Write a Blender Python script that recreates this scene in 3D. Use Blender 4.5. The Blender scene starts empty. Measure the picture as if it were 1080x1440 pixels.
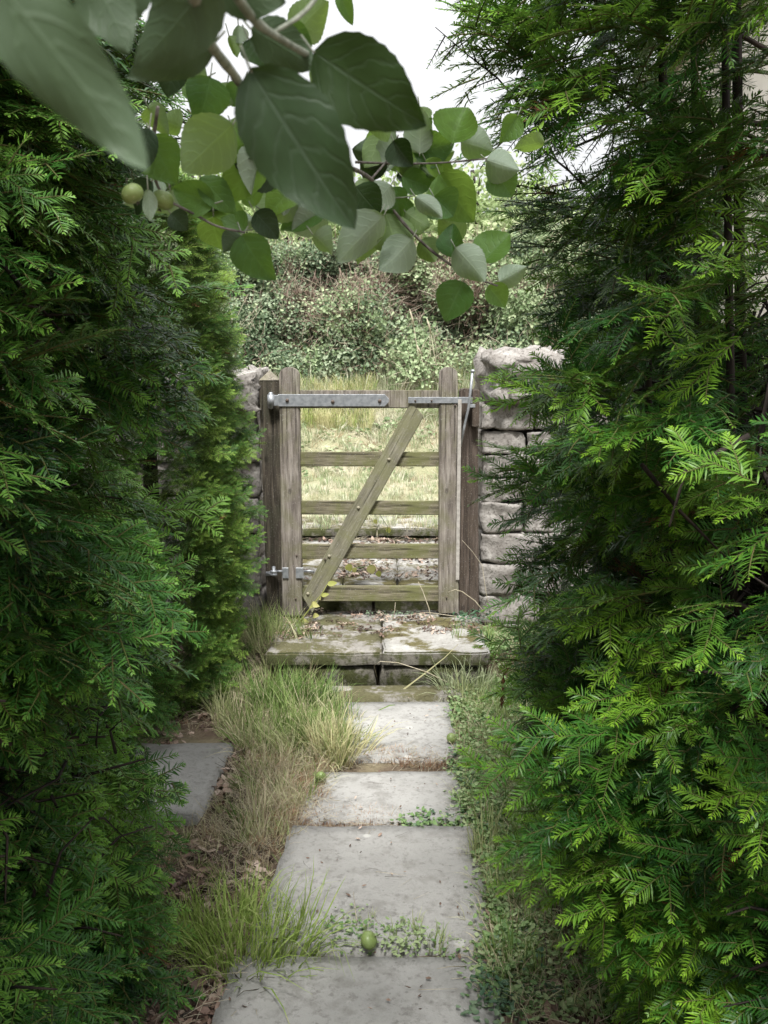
import bpy, bmesh, math, random
import numpy as np
from mathutils import Vector, Matrix, noise

random.seed(7)
RNG = np.random.default_rng(7)
R = math.radians
S = bpy.context.scene
COL = S.collection

# ------------------------------------------------------------------ camera
HC, PITCH, F = 1.48, R(9.3), 1300.0
cam_d = bpy.data.cameras.new('camera')
cam = bpy.data.objects.new('camera', cam_d); COL.objects.link(cam)
cam.location = (0, 0, HC); cam.rotation_euler = (R(90) - PITCH, 0, 0)
cam_d.sensor_fit = 'HORIZONTAL'; cam_d.sensor_width = 24.0; cam_d.lens = F / 1080 * 24
cam_d.clip_start = 0.02; cam_d.clip_end = 1000
cam_d.dof.use_dof = True; cam_d.dof.focus_distance = 2.3; cam_d.dof.aperture_fstop = 16
S.camera = cam

# ------------------------------------------------------------------ sky, sun, exposure
W = bpy.data.worlds.new('World'); S.world = W; W.use_nodes = True
wn, wl = W.node_tree.nodes, W.node_tree.links
wn.clear()
SUN_EL, SUN_AZ = R(62), R(184)      # azimuth from +Y towards +X
sky = wn.new('ShaderNodeTexSky'); sky.sky_type = 'NISHITA'; sky.sun_disc = False
sky.sun_elevation = SUN_EL; sky.sun_rotation = SUN_AZ; sky.dust_density = 6; sky.air_density = 1.0
hs = wn.new('ShaderNodeHueSaturation'); hs.inputs['Saturation'].default_value = 0.12
mx = wn.new('ShaderNodeMix'); mx.data_type = 'RGBA'; mx.inputs[0].default_value = 0.94
# overcast cloud layer: brightness rises smoothly from the horizon to about three times that overhead (CIE overcast sky)
tc = wn.new('ShaderNodeTexCoord'); sx = wn.new('ShaderNodeSeparateXYZ'); wl.new(tc.outputs['Generated'], sx.inputs[0])
gm = wn.new('ShaderNodeMath'); gm.operation = 'MULTIPLY_ADD'; gm.use_clamp = False
mxz = wn.new('ShaderNodeMath'); mxz.operation = 'MAXIMUM'; wl.new(sx.outputs['Z'], mxz.inputs[0]); mxz.inputs[1].default_value = 0
wl.new(mxz.outputs[0], gm.inputs[0]); gm.inputs[1].default_value = 2.3; gm.inputs[2].default_value = 1.0
cl = wn.new('ShaderNodeVectorMath'); cl.operation = 'SCALE'; cl.inputs[0].default_value = (2.75, 2.78, 2.85); wl.new(gm.outputs[0], cl.inputs['Scale'])
wl.new(cl.outputs[0], mx.inputs[7])
bg = wn.new('ShaderNodeBackground'); bg.inputs[1].default_value = 0.055
wo = wn.new('ShaderNodeOutputWorld')
wl.new(sky.outputs[0], hs.inputs['Color']); wl.new(hs.outputs[0], mx.inputs[6])
wl.new(mx.outputs[2], bg.inputs[0]); wl.new(bg.outputs[0], wo.inputs[0])
sd = bpy.data.lights.new('sun', 'SUN'); sd.energy = 1.5; sd.angle = R(12); sd.color = (1, .985, .96)
sun = bpy.data.objects.new('sun', sd); COL.objects.link(sun)
dv = Vector((math.sin(SUN_AZ) * math.cos(SUN_EL), math.cos(SUN_AZ) * math.cos(SUN_EL), math.sin(SUN_EL)))
sun.rotation_euler = dv.to_track_quat('Z', 'Y').to_euler()
S.view_settings.view_transform = 'Standard'; S.view_settings.look = 'None'
S.view_settings.gamma = 1; S.view_settings.exposure = 2.2
S.cycles.use_denoising = True
S.cycles.max_bounces = 8; S.cycles.diffuse_bounces = 2; S.cycles.transmission_bounces = 4
S.cycles.glossy_bounces = 2; S.cycles.sample_clamp_indirect = 4

# ------------------------------------------------------------------ points of the place from its photograph
def ray(px, py):
    a, b = (px - 540) / F, (720 - py) / F
    return Vector((a, math.cos(PITCH) + b * math.sin(PITCH), -math.sin(PITCH) + b * math.cos(PITCH)))
def at(px, py, Y):
    d = ray(px, py); return Vector((0, 0, HC)) + d * (Y / d.y)
def onz(px, py, z):
    d = ray(px, py); return Vector((0, 0, HC)) + d * ((z - HC) / d.z)

# ------------------------------------------------------------------ helpers
def tag(o, label=None, cat=None, group=None, kind=None):
    if label: o['label'] = label
    if cat: o['category'] = cat
    if group: o['group'] = group
    if kind: o['kind'] = kind
    return o
def empty(name, loc=(0, 0, 0)):
    o = bpy.data.objects.new(name, None); COL.objects.link(o); o.location = loc
    o.empty_display_size = .1
    return o
def link(name, me, parent=None, loc=None, rot=None, scale=None):
    o = bpy.data.objects.new(name, me); COL.objects.link(o)
    if parent is not None:
        o.parent = parent
        pw = parent_world(parent)
        o.matrix_parent_inverse = pw.inverted()
    if loc is not None: o.location = loc
    if rot is not None: o.rotation_euler = rot
    if scale is not None: o.scale = (scale,) * 3 if isinstance(scale, (int, float)) else scale
    return o
def parent_world(p):
    m = p.matrix_basis.copy()
    if p.parent: m = parent_world(p.parent) @ p.matrix_parent_inverse @ m
    return m
class MB:
    def __init__(s): s.v, s.f, s.uv, s.mi = [], [], [], []
    def add(s, vs, fs, uvs=None, mi=0):
        n = len(s.v); s.v += [tuple(v) for v in vs]
        for f in fs:
            s.f.append(tuple(i + n for i in f)); s.mi.append(mi)
        s.uv += list(uvs) if uvs is not None else [(0, 0)] * len(vs)
    def tube(s, pts, rads, k=6, mi=0):
        pts = [Vector(p) for p in pts]; vs, fs = [], []
        if not hasattr(rads, '__len__'): rads = [rads] * len(pts)
        ref = Vector((0.13, 0.21, 0.97))
        for i, p in enumerate(pts):
            t = (pts[min(i + 1, len(pts) - 1)] - pts[max(i - 1, 0)]).normalized()
            if abs(t.dot(ref)) > .97: ref = Vector((1, .1, 0)).normalized()
            a = t.cross(ref).normalized(); b = t.cross(a)
            for j in range(k):
                w = 2 * math.pi * j / k
                vs.append(p + (a * math.cos(w) + b * math.sin(w)) * rads[i])
        for i in range(len(pts) - 1):
            for j in range(k):
                fs.append((i * k + j, i * k + (j + 1) % k, (i + 1) * k + (j + 1) % k, (i + 1) * k + j))
        fs.append(tuple(range(k))[::-1]); fs.append(tuple((len(pts) - 1) * k + j for j in range(k)))
        s.add(vs, fs, mi=mi)
    def mesh(s, name, mats, smooth=True):
        me = bpy.data.meshes.new(name); me.from_pydata(s.v, [], s.f)
        ul = me.uv_layers.new(name='UVMap')
        li = np.zeros(len(me.loops), dtype=np.int32); me.loops.foreach_get('vertex_index', li)
        ul.data.foreach_set('uv', np.array(s.uv, dtype=np.float32)[li].ravel())
        for m in (mats if isinstance(mats, (list, tuple)) else [mats]): me.materials.append(m)
        me.polygons.foreach_set('material_index', np.array(s.mi, dtype=np.int32))
        me.polygons.foreach_set('use_smooth', np.full(len(me.polygons), smooth))
        me.update(); return me

def prism(outline, y0, y1, name, m, parent=None, bevel=.003, seg=1, smooth=False):
    """outline in the XZ plane, extruded from y0 (front) to y1 (back)"""
    bm = bmesh.new()
    a = [bm.verts.new((x, y0, z)) for x, z in outline]; b = [bm.verts.new((x, y1, z)) for x, z in outline]
    n = len(a); bm.faces.new(a); bm.faces.new(b[::-1])
    for i in range(n): bm.faces.new((a[i], b[i], b[(i + 1) % n], a[(i + 1) % n]))
    bmesh.ops.recalc_face_normals(bm, faces=bm.faces)
    if bevel: bmesh.ops.bevel(bm, geom=bm.edges[:], offset=bevel, segments=seg, affect='EDGES', clamp_overlap=True)
    return bm_obj(bm, name, m, parent, smooth)
def bm_obj(bm, name, m, parent=None, smooth=False):
    c = Vector((0, 0, 0))
    for v in bm.verts: c += v.co
    c /= len(bm.verts)
    for v in bm.verts: v.co -= c
    me = bpy.data.meshes.new(name); bm.to_mesh(me); bm.free()
    for q in (m if isinstance(m, list) else [m]): me.materials.append(q)
    for p in me.polygons: p.use_smooth = smooth
    return link(name, me, parent, loc=c)
def box(x0, x1, y0, y1, z0, z1, name, m, parent=None, bevel=.003, seg=1):
    return prism([(x0, z0), (x1, z0), (x1, z1), (x0, z1)], y0, y1, name, m, parent, bevel, seg)

def eulers(ax, nz):
    """numpy: local X along ax, local Z near nz -> euler XYZ"""
    ax = ax / np.linalg.norm(ax, axis=1, keepdims=True)
    z = nz - ax * (nz * ax).sum(1, keepdims=True); z /= np.linalg.norm(z, axis=1, keepdims=True) + 1e-9
    y = np.cross(z, ax)
    return np.stack([np.arctan2(y[:, 2], z[:, 2]), -np.arcsin(np.clip(ax[:, 2], -1, 1)), np.arctan2(ax[:, 1], ax[:, 0])], 1)

def scatter(name, P, E, SC, VID, sources, parent=None, kind='stuff'):
    """one object that scatters copies of small source pieces over its own points"""
    me = bpy.data.meshes.new(name); me.from_pydata([tuple(p) for p in P], [], [])
    for nm, typ, key, arr in (('rot', 'FLOAT_VECTOR', 'vector', E), ('scl', 'FLOAT', 'value', SC), ('vid', 'INT', 'value', VID)):
        at_ = me.attributes.new(nm, typ, 'POINT')
        at_.data.foreach_set(key, np.asarray(arr, dtype=np.int32 if typ == 'INT' else np.float32).ravel())
    o = link(name, me, parent)
    ng = bpy.data.node_groups.new(name, 'GeometryNodeTree')
    ng.interface.new_socket('Geometry', in_out='INPUT', socket_type='NodeSocketGeometry')
    ng.interface.new_socket('Geometry', in_out='OUTPUT', socket_type='NodeSocketGeometry')
    N, L = ng.nodes, ng.links
    gi, go = N.new('NodeGroupInput'), N.new('NodeGroupOutput'); jn = N.new('GeometryNodeJoinGeometry')
    def attr(nm, dt):
        a = N.new('GeometryNodeInputNamedAttribute'); a.data_type = dt; a.inputs['Name'].default_value = nm; return a.outputs['Attribute']
    rot, scl, vid = attr('rot', 'FLOAT_VECTOR'), attr('scl', 'FLOAT'), attr('vid', 'INT')
    e2r = N.new('FunctionNodeEulerToRotation'); L.new(rot, e2r.inputs[0])
    for k, src in enumerate(sources):
        oi = N.new('GeometryNodeObjectInfo'); oi.transform_space = 'ORIGINAL'; oi.inputs['Object'].default_value = src
        oi.inputs['As Instance'].default_value = False
        cp = N.new('FunctionNodeCompare'); cp.data_type = 'INT'; cp.operation = 'EQUAL'
        L.new(vid, cp.inputs[2]); cp.inputs[3].default_value = k
        ip = N.new('GeometryNodeInstanceOnPoints')
        L.new(gi.outputs[0], ip.inputs['Points']); L.new(cp.outputs[0], ip.inputs['Selection'])
        L.new(oi.outputs['Geometry'], ip.inputs['Instance']); L.new(e2r.outputs[0], ip.inputs['Rotation'])
        L.new(scl, ip.inputs['Scale']); L.new(ip.outputs[0], jn.inputs[0])
    L.new(jn.outputs[0], go.inputs[0])
    md = o.modifiers.new('scatter', 'NODES'); md.node_group = ng
    if kind: o['kind'] = kind
    return o

# ------------------------------------------------------------------ materials
class NT:
    def __init__(s, name):
        s.m = bpy.data.materials.new(name); s.m.use_nodes = True
        s.N, s.L = s.m.node_tree.nodes, s.m.node_tree.links; s.N.clear()
        s.out = s.N.new('ShaderNodeOutputMaterial')
    def put(s, v, sock):
        if hasattr(v, 'is_output'): s.L.new(v, sock)
        elif v is not None:
            if hasattr(sock.default_value, '__len__') and not hasattr(v, '__len__'): v = (v, v, v, 1)[:len(sock.default_value)]
            if hasattr(v, '__len__') and len(v) == 3 and len(sock.default_value) == 4: v = (*v, 1)
            sock.default_value = v
    def coord(s, which='Object', scale=(1, 1, 1)):
        t = s.N.new('ShaderNodeTexCoord'); mp = s.N.new('ShaderNodeMapping'); s.L.new(t.outputs[which], mp.inputs[0])
        mp.inputs['Scale'].default_value = scale; return mp.outputs[0]
    def wpos(s, scale=(1, 1, 1)):
        t = s.N.new('ShaderNodeNewGeometry'); mp = s.N.new('ShaderNodeMapping'); s.L.new(t.outputs['Position'], mp.inputs[0])
        mp.inputs['Scale'].default_value = scale; return mp.outputs[0]
    def noise(s, vec, scale, detail=4, rough=.55, dist=0):
        n = s.N.new('ShaderNodeTexNoise'); s.L.new(vec, n.inputs['Vector']); n.inputs['Scale'].default_value = scale
        n.inputs['Detail'].default_value = detail; n.inputs['Roughness'].default_value = rough; n.inputs['Distortion'].default_value = dist
        return n.outputs[0]
    def ramp(s, fac, stops):
        r = s.N.new('ShaderNodeValToRGB'); s.L.new(fac, r.inputs[0]); e = r.color_ramp.elements
        while len(e) < len(stops): e.new(.5)
        for i, (p, c) in enumerate(stops):
            e[i].position = p; e[i].color = (c, c, c, 1) if not hasattr(c, '__len__') else (*c, 1)
        return r.outputs[0]
    def mix(s, fac, a, b, bt='MIX'):
        m = s.N.new('ShaderNodeMix'); m.data_type = 'RGBA'; m.blend_type = bt
        s.put(fac, m.inputs[0]); s.put(a, m.inputs[6]); s.put(b, m.inputs[7]); return m.outputs[2]
    def math(s, op, a, b=None, c=None):
        m = s.N.new('ShaderNodeMath'); m.operation = op
        for i, v in enumerate((a, b, c)):
            if v is not None: s.put(v, m.inputs[i])
        return m.outputs[0]
    def rnd(s): return s.N.new('ShaderNodeObjectInfo').outputs['Random']
    def back(s): return s.N.new('ShaderNodeNewGeometry').outputs['Backfacing']
    def bump(s, h, strength, dist=.01):
        b = s.N.new('ShaderNodeBump'); s.L.new(h, b.inputs['Height']); b.inputs['Strength'].default_value = strength
        b.inputs['Distance'].default_value = dist; return b.outputs[0]
    def bsdf(s, col, rough=.6, spec=.4, metal=0, normal=None, trans=None, tfac=.3):
        p = s.N.new('ShaderNodeBsdfPrincipled'); s.put(col, p.inputs['Base Color']); s.put(rough, p.inputs['Roughness'])
        p.inputs['Specular IOR Level'].default_value = spec; p.inputs['Metallic'].default_value = metal
        if normal is not None: s.L.new(normal, p.inputs['Normal'])
        o = p.outputs[0]
        if trans is not None:
            t = s.N.new('ShaderNodeBsdfTranslucent'); s.put(trans, t.inputs[0])
            if normal is not None: s.L.new(normal, t.inputs['Normal'])
            x = s.N.new('ShaderNodeMixShader'); x.inputs[0].default_value = tfac
            s.L.new(o, x.inputs[1]); s.L.new(t.outputs[0], x.inputs[2]); o = x.outputs[0]
        s.L.new(o, s.out.inputs[0]); return s.m

def yew_mat(name, dark, mid, lime, shift=0.0, gloss=.38, tf=.2):
    t = NT(name)
    n = t.noise(t.wpos(), 2.6, 3)
    f = t.math('ADD', t.math('MULTIPLY', t.rnd(), .5), t.math('MULTIPLY', n, .9))
    f = t.math('ADD', f, -.30 + shift)
    uvn = t.N.new('ShaderNodeUVMap'); sp = t.N.new('ShaderNodeSeparateXYZ'); t.L.new(uvn.outputs[0], sp.inputs[0])
    f = t.math('ADD', f, t.math('MULTIPLY', t.math('POWER', sp.outputs['X'], 2.5), .34))      # fresh growth at the shoot tips
    c = t.ramp(f, [(.18, dark), (.5, mid), (.86, lime)])
    under = t.mix(.45, c, (.10, .18, .06))
    c = t.mix(t.back(), c, under)
    fine = t.noise(t.wpos(), 300, 1)
    c = t.mix(t.math('MULTIPLY', fine, .35), c, t.mix(.5, c, (.0, .01, .0)))
    return t.bsdf(c, gloss, .22, trans=t.mix(.5, c, lime), tfac=tf)
def simple_mat(name, a, b, scale=20, rough=.8, bump=.2, spec=.3, coord='Object', cs=(1, 1, 1), lo=.35, hi=.65, bd=.01):
    t = NT(name); v = t.coord(coord, cs); n = t.noise(v, scale, 6)
    return t.bsdf(t.mix(t.ramp(n, [(lo, 0.), (hi, 1.)]), a, b), rough, spec, normal=t.bump(n, bump, bd) if bump else None)

M = {}
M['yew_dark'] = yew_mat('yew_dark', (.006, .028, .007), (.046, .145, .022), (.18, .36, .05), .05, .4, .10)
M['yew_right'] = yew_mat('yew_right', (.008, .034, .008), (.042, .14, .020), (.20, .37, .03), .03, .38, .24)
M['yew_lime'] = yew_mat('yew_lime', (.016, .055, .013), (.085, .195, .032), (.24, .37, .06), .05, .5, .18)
M['yew_twig'] = simple_mat('yew_twig', (.07, .12, .02), (.10, .08, .03), 60, .7, 0)
M['yew_bark'] = simple_mat('yew_bark', (.014, .011, .009), (.045, .033, .026), 40, .9, .6, cs=(1, 1, .25))
M['dead_needle'] = simple_mat('dead_needle', (.12, .045, .02), (.22, .10, .045), 90, .8, 0)

def wood(name, a, b, c, algae, amt, cs, wear=(.0, 0)):
    t = NT(name); v = t.coord('Object', cs)
    g = t.noise(v, 38, 8, .66, .8); g2 = t.noise(v, 110, 4, .6)
    blot = t.noise(t.coord('Object'), 7, 4, .6, .4)
    col = t.ramp(g, [(.30, a), (.5, b), (.68, c)])
    col = t.mix(t.math('MULTIPLY', t.ramp(g2, [(.45, 0.), (.62, 1.)]), .45), col, tuple(x * .45 for x in a))
    col = t.mix(t.math('MULTIPLY', t.ramp(blot, [(.42, 0.), (.62, 1.)]), amt), col, algae)
    crack = t.noise(t.coord('Object', tuple(c_ * (.35 if c_ < .5 else 1) for c_ in cs)), 75, 3, .5, .3)
    col = t.mix(t.math('MULTIPLY', t.ramp(crack, [(.60, 0.), (.65, 1.)]), .65), col, tuple(x * .25 for x in a))
    kn = t.N.new('ShaderNodeTexVoronoi'); t.L.new(t.coord('Object', tuple(1 if c_ == 1 else .55 for c_ in cs)), kn.inputs[0]); kn.inputs['Scale'].default_value = 11
    col = t.mix(t.math('MULTIPLY', t.ramp(kn.outputs['Distance'], [(.06, 1.), (.13, 0.)]), .6), col, tuple(x * .4 for x in a))
    spot = t.noise(t.coord('Object'), 160, 2)
    col = t.mix(t.math('MULTIPLY', t.ramp(spot, [(.62, 0.), (.70, 1.)]), .45), col, (.36, .35, .31))
    h = t.math('ADD', g, t.math('MULTIPLY', g2, .5))
    return t.bsdf(col, .85, .2, normal=t.bump(h, .55, .006))
GREYB = ((.12, .10, .085), (.24, .21, .18), (.39, .355, .315))
M['stile_wood'] = wood('stile_wood', *GREYB, (.14, .14, .06), .45, (1, 1, .09))
M['rail_wood'] = wood('rail_wood', (.11, .095, .065), (.20, .178, .12), (.31, .28, .20), (.14, .15, .05), .7, (.09, 1, 1))
M['brace_wood'] = wood('brace_wood', (.14, .13, .095), (.22, .205, .15), (.32, .30, .23), (.18, .18, .09), .7, (.09, 1, 1))
M['dark_post'] = wood('dark_post', (.03, .025, .019), (.075, .062, .047), (.13, .11, .085), (.055, .06, .035), .4, (1, 1, .09))
M['brown_post'] = wood('brown_post', (.04, .030, .024), (.085, .066, .053), (.15, .118, .098), (.08, .06, .04), .3, (1, 1, .09))
t = NT('galvanised'); n = t.noise(t.coord(), 45, 5); n2 = t.noise(t.coord(), 9, 3)
M['zinc'] = t.bsdf(t.mix(t.ramp(n, [(.35, 0.), (.65, 1.)]), (.25, .265, .28), (.39, .405, .42)), t.math('ADD', t.math('MULTIPLY', n2, .3), .35), .5, .55, normal=t.bump(n, .12, .002))
M['rust'] = simple_mat('bolt_iron', (.06, .045, .04), (.16, .12, .09), 200, .7, .3)
M['bolt_dome'] = simple_mat('bolt_dome', (.22, .20, .14), (.34, .31, .23), 200, .6, .2)

def stone_mat(name, base, light, dark, moss=None, mossamt=0., scale=9, updir=True, pits=.5, lichen=.5):
    t = NT(name); v = t.wpos()
    n1 = t.noise(v, scale, 8, .65); n2 = t.noise(v, scale * 7, 6, .7); n3 = t.noise(v, scale * 30, 3, .6)
    col = t.mix(t.ramp(n1, [(.34, 0.), (.66, 1.)]), base, light)
    col = t.mix(t.math('MULTIPLY', t.ramp(n2, [(.50, 0.), (.66, 1.)]), pits), col, dark)
    col = t.mix(t.math('MULTIPLY', t.ramp(t.noise(v, scale * 2.3, 3), [(.60, 0.), (.68, 1.)]), lichen), col, tuple(min(.75, x * 1.35) for x in light))
    col = t.mix(t.math('MULTIPLY', t.rnd(), .35), col, tuple(x * .72 for x in base))
    if moss:
        mm = t.ramp(t.noise(v, 5.5, 6, .7), [(.56 - .3 * mossamt, 0.), (.64 - .3 * mossamt, 1.)])
        mc = t.mix(t.noise(v, 60, 3), moss, tuple(x * .45 for x in moss))
        col = t.mix(mm, col, mc)
    h = t.math('ADD', t.math('MULTIPLY', n1, .6), t.math('ADD', t.math('MULTIPLY', n2, .5), t.math('MULTIPLY', n3, .2)))
    return t.bsdf(col, .92, .15, normal=t.bump(h, .75, .02))
M['wall_stone'] = stone_mat('wall_stone', (.22, .20, .18), (.42, .395, .365), (.06, .05, .04), pits=.8)
M['wall_core'] = simple_mat('wall_core', (.02, .017, .014), (.05, .042, .035), 30, 1, .5)
def slab_mat():
    t = NT('paving_stone'); v = t.wpos()
    n1 = t.noise(v, 2.2, 6, .6); n2 = t.noise(v, 46, 6, .7); n3 = t.noise(v, 14, 5, .65)
    col = t.mix(t.ramp(n1, [(.35, 0.), (.65, 1.)]), (.285, .28, .262), (.40, .392, .37))
    col = t.mix(t.math('MULTIPLY', t.ramp(n3, [(.50, 0.), (.64, 1.)]), .5), col, (.16, .152, .135))
    col = t.mix(t.math('MULTIPLY', t.ramp(n2, [(.53, 0.), (.66, 1.)]), .5), col, (.12, .11, .10))
    vo = t.N.new('ShaderNodeTexVoronoi'); t.L.new(v, vo.inputs[0]); vo.inputs['Scale'].default_value = 5.2
    wob = t.math('ADD', vo.outputs['Distance'], t.math('MULTIPLY', t.math('SUBTRACT', n3, .5), .10))
    li = t.ramp(wob, [(.055, 1.), (.085, 0.)])
    col = t.mix(t.math('MULTIPLY', li, .75), col, (.55, .54, .50))
    vo2 = t.N.new('ShaderNodeTexVoronoi'); t.L.new(v, vo2.inputs[0]); vo2.inputs['Scale'].default_value = 21
    col = t.mix(t.math('MULTIPLY', t.ramp(vo2.outputs['Distance'], [(.07, 1.), (.11, 0.)]), .4), col, (.09, .085, .075))
    col = t.mix(t.math('MULTIPLY', t.rnd(), .25), col, (.20, .19, .175))
    h = t.math('ADD', n3, t.math('MULTIPLY', n2, .8))
    return t.bsdf(col, .88, .2, normal=t.bump(h, .6, .010))
M['slab'] = slab_mat()
M['step_top'] = stone_mat('step_top', (.30, .285, .26), (.43, .42, .39), (.12, .11, .09), moss=(.17, .15, .07), mossamt=.25, scale=7, pits=.4)
M['step_moss'] = stone_mat('step_moss', (.24, .225, .20), (.36, .34, .31), (.09, .08, .065), moss=(.15, .14, .075), mossamt=.4, scale=7, pits=.5)
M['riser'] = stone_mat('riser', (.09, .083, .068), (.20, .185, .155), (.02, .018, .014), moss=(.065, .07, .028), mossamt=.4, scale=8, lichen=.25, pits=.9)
M['moss'] = simple_mat('moss', (.13, .14, .03), (.24, .21, .06), 70, 1, .8, spec=.05)
def soil_mat():
    t = NT('soil'); v = t.wpos(); n1 = t.noise(v, 3.3, 6, .6); n2 = t.noise(v, 70, 6, .7)
    straw = t.mix(n2, (.14, .115, .07), (.31, .265, .18))
    brown = t.mix(n2, (.06, .042, .032), (.20, .15, .11))
    col = t.mix(t.ramp(n1, [(.44, 0.), (.60, 1.)]), brown, straw)
    sp = t.N.new('ShaderNodeSeparateXYZ'); g = t.N.new('ShaderNodeNewGeometry'); t.L.new(g.outputs['Position'], sp.inputs[0])
    far = t.ramp(t.math('DIVIDE', sp.outputs['Y'], 10), [(.55, 0.), (.62, 1.)])
    meadow = t.mix(t.ramp(t.noise(v, 2.0, 5), [(.4, 0.), (.6, 1.)]), (.36, .35, .22), (.54, .48, .36))
    col = t.mix(far, col, t.mix(t.math('MULTIPLY', n2, .6), meadow, (.10, .11, .05)))
    return t.bsdf(col, 1, .05, normal=t.bump(n2, .8, .02))
M['soil'] = soil_mat()

def blade_mat(name, cols, tf=.35):
    t = NT(name); f = t.math('ADD', t.math('MULTIPLY', t.rnd(), .55), t.math('MULTIPLY', t.noise(t.wpos(), 40, 2), .5))
    c = t.ramp(f, cols); return t.bsdf(c, .55, .25, trans=c, tfac=tf)
M['grass_green'] = blade_mat('grass_green', [(.25, (.12, .21, .05)), (.5, (.26, .35, .11)), (.78, (.46, .48, .25))])
M['grass_tuft'] = blade_mat('grass_tuft', [(.12, (.15, .25, .04)), (.28, (.30, .40, .10)), (.42, (.58, .55, .31))])
M['grass_straw'] = blade_mat('grass_straw', [(.25, (.34, .27, .17)), (.5, (.56, .49, .34)), (.8, (.46, .47, .26))], .25)
M['grass_red'] = blade_mat('grass_red', [(.25, (.30, .15, .09)), (.5, (.46, .29, .19)), (.8, (.52, .43, .28))], .2)
M['grass_pale'] = blade_mat('grass_pale', [(.22, (.20, .27, .13)), (.45, (.38, .43, .25)), (.75, (.60, .58, .45))], .3)
M['clover'] = blade_mat('clover', [(.25, (.14, .25, .09)), (.5, (.25, .38, .15)), (.8, (.42, .50, .27))])
M['ivy'] = blade_mat('ivy', [(.25, (.05, .11, .06)), (.5, (.11, .18, .10)), (.8, (.24, .31, .20))], .15)
M['bramble'] = blade_mat('bramble', [(.22, (.035, .07, .03)), (.5, (.14, .20, .11)), (.8, (.31, .37, .24))], .18)
M['bramble_light'] = blade_mat('bramble_light', [(.22, (.12, .18, .075)), (.5, (.25, .33, .17)), (.8, (.42, .49, .29))], .25)
M['bramble_stem'] = blade_mat('bramble_stem', [(.25, (.13, .075, .055)), (.5, (.26, .18, .14)), (.8, (.42, .36, .28))], 0.05)
M['tree_leaf'] = blade_mat('tree_leaf', [(.25, (.22, .31, .12)), (.5, (.38, .48, .22)), (.8, (.55, .62, .36))], .35)
M['litter'] = blade_mat('litter', [(.22, (.11, .07, .05)), (.5, (.29, .20, .15)), (.8, (.55, .44, .36))], .1)
M['litter_dark'] = blade_mat('litter_dark', [(.22, (.04, .025, .02)), (.5, (.10, .065, .05)), (.8, (.20, .13, .10))], .05)
M['twig'] = simple_mat('twig_bark', (.05, .045, .035), (.17, .15, .12), 150, .8, .3)
M['dry_stem'] = simple_mat('dry_stem', (.34, .29, .20), (.50, .45, .34), 60, .8, 0)
M['vine_leaf'] = blade_mat('vine_leaf', [(.3, (.36, .38, .10)), (.7, (.52, .50, .20))], .4)
M['rope'] = simple_mat('pale_strip', (.30, .28, .25), (.44, .41, .37), 50, .7, .2)

def apple_leaf_mat(name, top, under, glow, tf=.3):
    t = NT(name)
    uvn = t.N.new('ShaderNodeUVMap'); sp = t.N.new('ShaderNodeSeparateXYZ'); t.L.new(uvn.outputs[0], sp.inputs[0])
    u, s_ = sp.outputs['X'], t.math('ABSOLUTE', t.math('SUBTRACT', sp.outputs['Y'], .5))
    mid = t.ramp(s_, [(.012, 1.), (.03, 0.)])
    ph = t.math('FRACT', t.math('MULTIPLY', t.math('SUBTRACT', t.math('ADD', u, t.math('MULTIPLY', t.noise(t.coord('UV', (2, 2, 1)), 2, 2), .22)), t.math('MULTIPLY', t.math('POWER', s_, 1.4), .75)), 6.0))
    vein = t.ramp(t.math('ABSOLUTE', t.math('SUBTRACT', ph, .5)), [(.02, 1.), (.16, 0.)])
    net = t.noise(t.coord('UV', (22, 22, 1)), 3.2, 4, .7, .8)
    v = t.math('MAXIMUM', mid, t.math('MULTIPLY', vein, .65))
    blot = t.noise(t.coord('UV', (3, 3, 1)), 2, 4); warp = t.noise(t.coord('UV', (4, 4, 1)), 1.3, 2)
    v = t.math('MULTIPLY', v, t.math('ADD', t.math('MULTIPLY', warp, 1.2), .1))
    c = t.mix(t.ramp(blot, [(.35, 0.), (.65, 1.)]), top, tuple(x * 1.5 for x in top))
    c = t.mix(t.math('MULTIPLY', t.rnd(), .4), c, glow)
    c = t.mix(t.math('MULTIPLY', v, .45), c, tuple(x * 1.5 + .05 for x in top))
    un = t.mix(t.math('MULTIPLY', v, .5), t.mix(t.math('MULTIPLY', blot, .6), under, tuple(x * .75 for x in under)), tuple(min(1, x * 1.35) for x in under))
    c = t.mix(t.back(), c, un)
    hgt = t.math('SUBTRACT', t.math('MULTIPLY', net, .25), v)
    g = t.mix(t.math('MULTIPLY', v, .6), glow, tuple(x * 1.3 for x in glow))
    return t.bsdf(c, .48, .32, normal=t.bump(hgt, .4, .0010), trans=g, tfac=tf)
M['apple_leaf'] = apple_leaf_mat('apple_leaf', (.028, .075, .024), (.30, .37, .28), (.22, .38, .05), .34)
M['apple_leaf_lime'] = apple_leaf_mat('apple_leaf_lime', (.08, .16, .03), (.22, .31, .14), (.27, .42, .06), .42)
M['apple_leaf_dark'] = apple_leaf_mat('apple_leaf_dark', (.016, .034, .014), (.07, .11, .055), (.05, .10, .012), .14)  # darkened leaf copy, silhouette against the sky put into the colour
M['apple_twig'] = simple_mat('apple_twig', (.06, .05, .045), (.20, .18, .16), 120, .75, .4)
M['apple_twig_green'] = simple_mat('apple_twig_green', (.17, .19, .14), (.32, .33, .27), 120, .7, .2)
t = NT('apple_skin'); n = t.noise(t.coord(), 30, 4); n2 = t.noise(t.coord(), 320, 2)
c = t.mix(n, (.13, .20, .05), (.25, .31, .11)); c = t.mix(t.math('MULTIPLY', t.ramp(n2, [(.62, 0.), (.68, 1.)]), .4), c, (.36, .40, .22))
M['apple_skin'] = t.bsdf(c, .4, .45)
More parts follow.
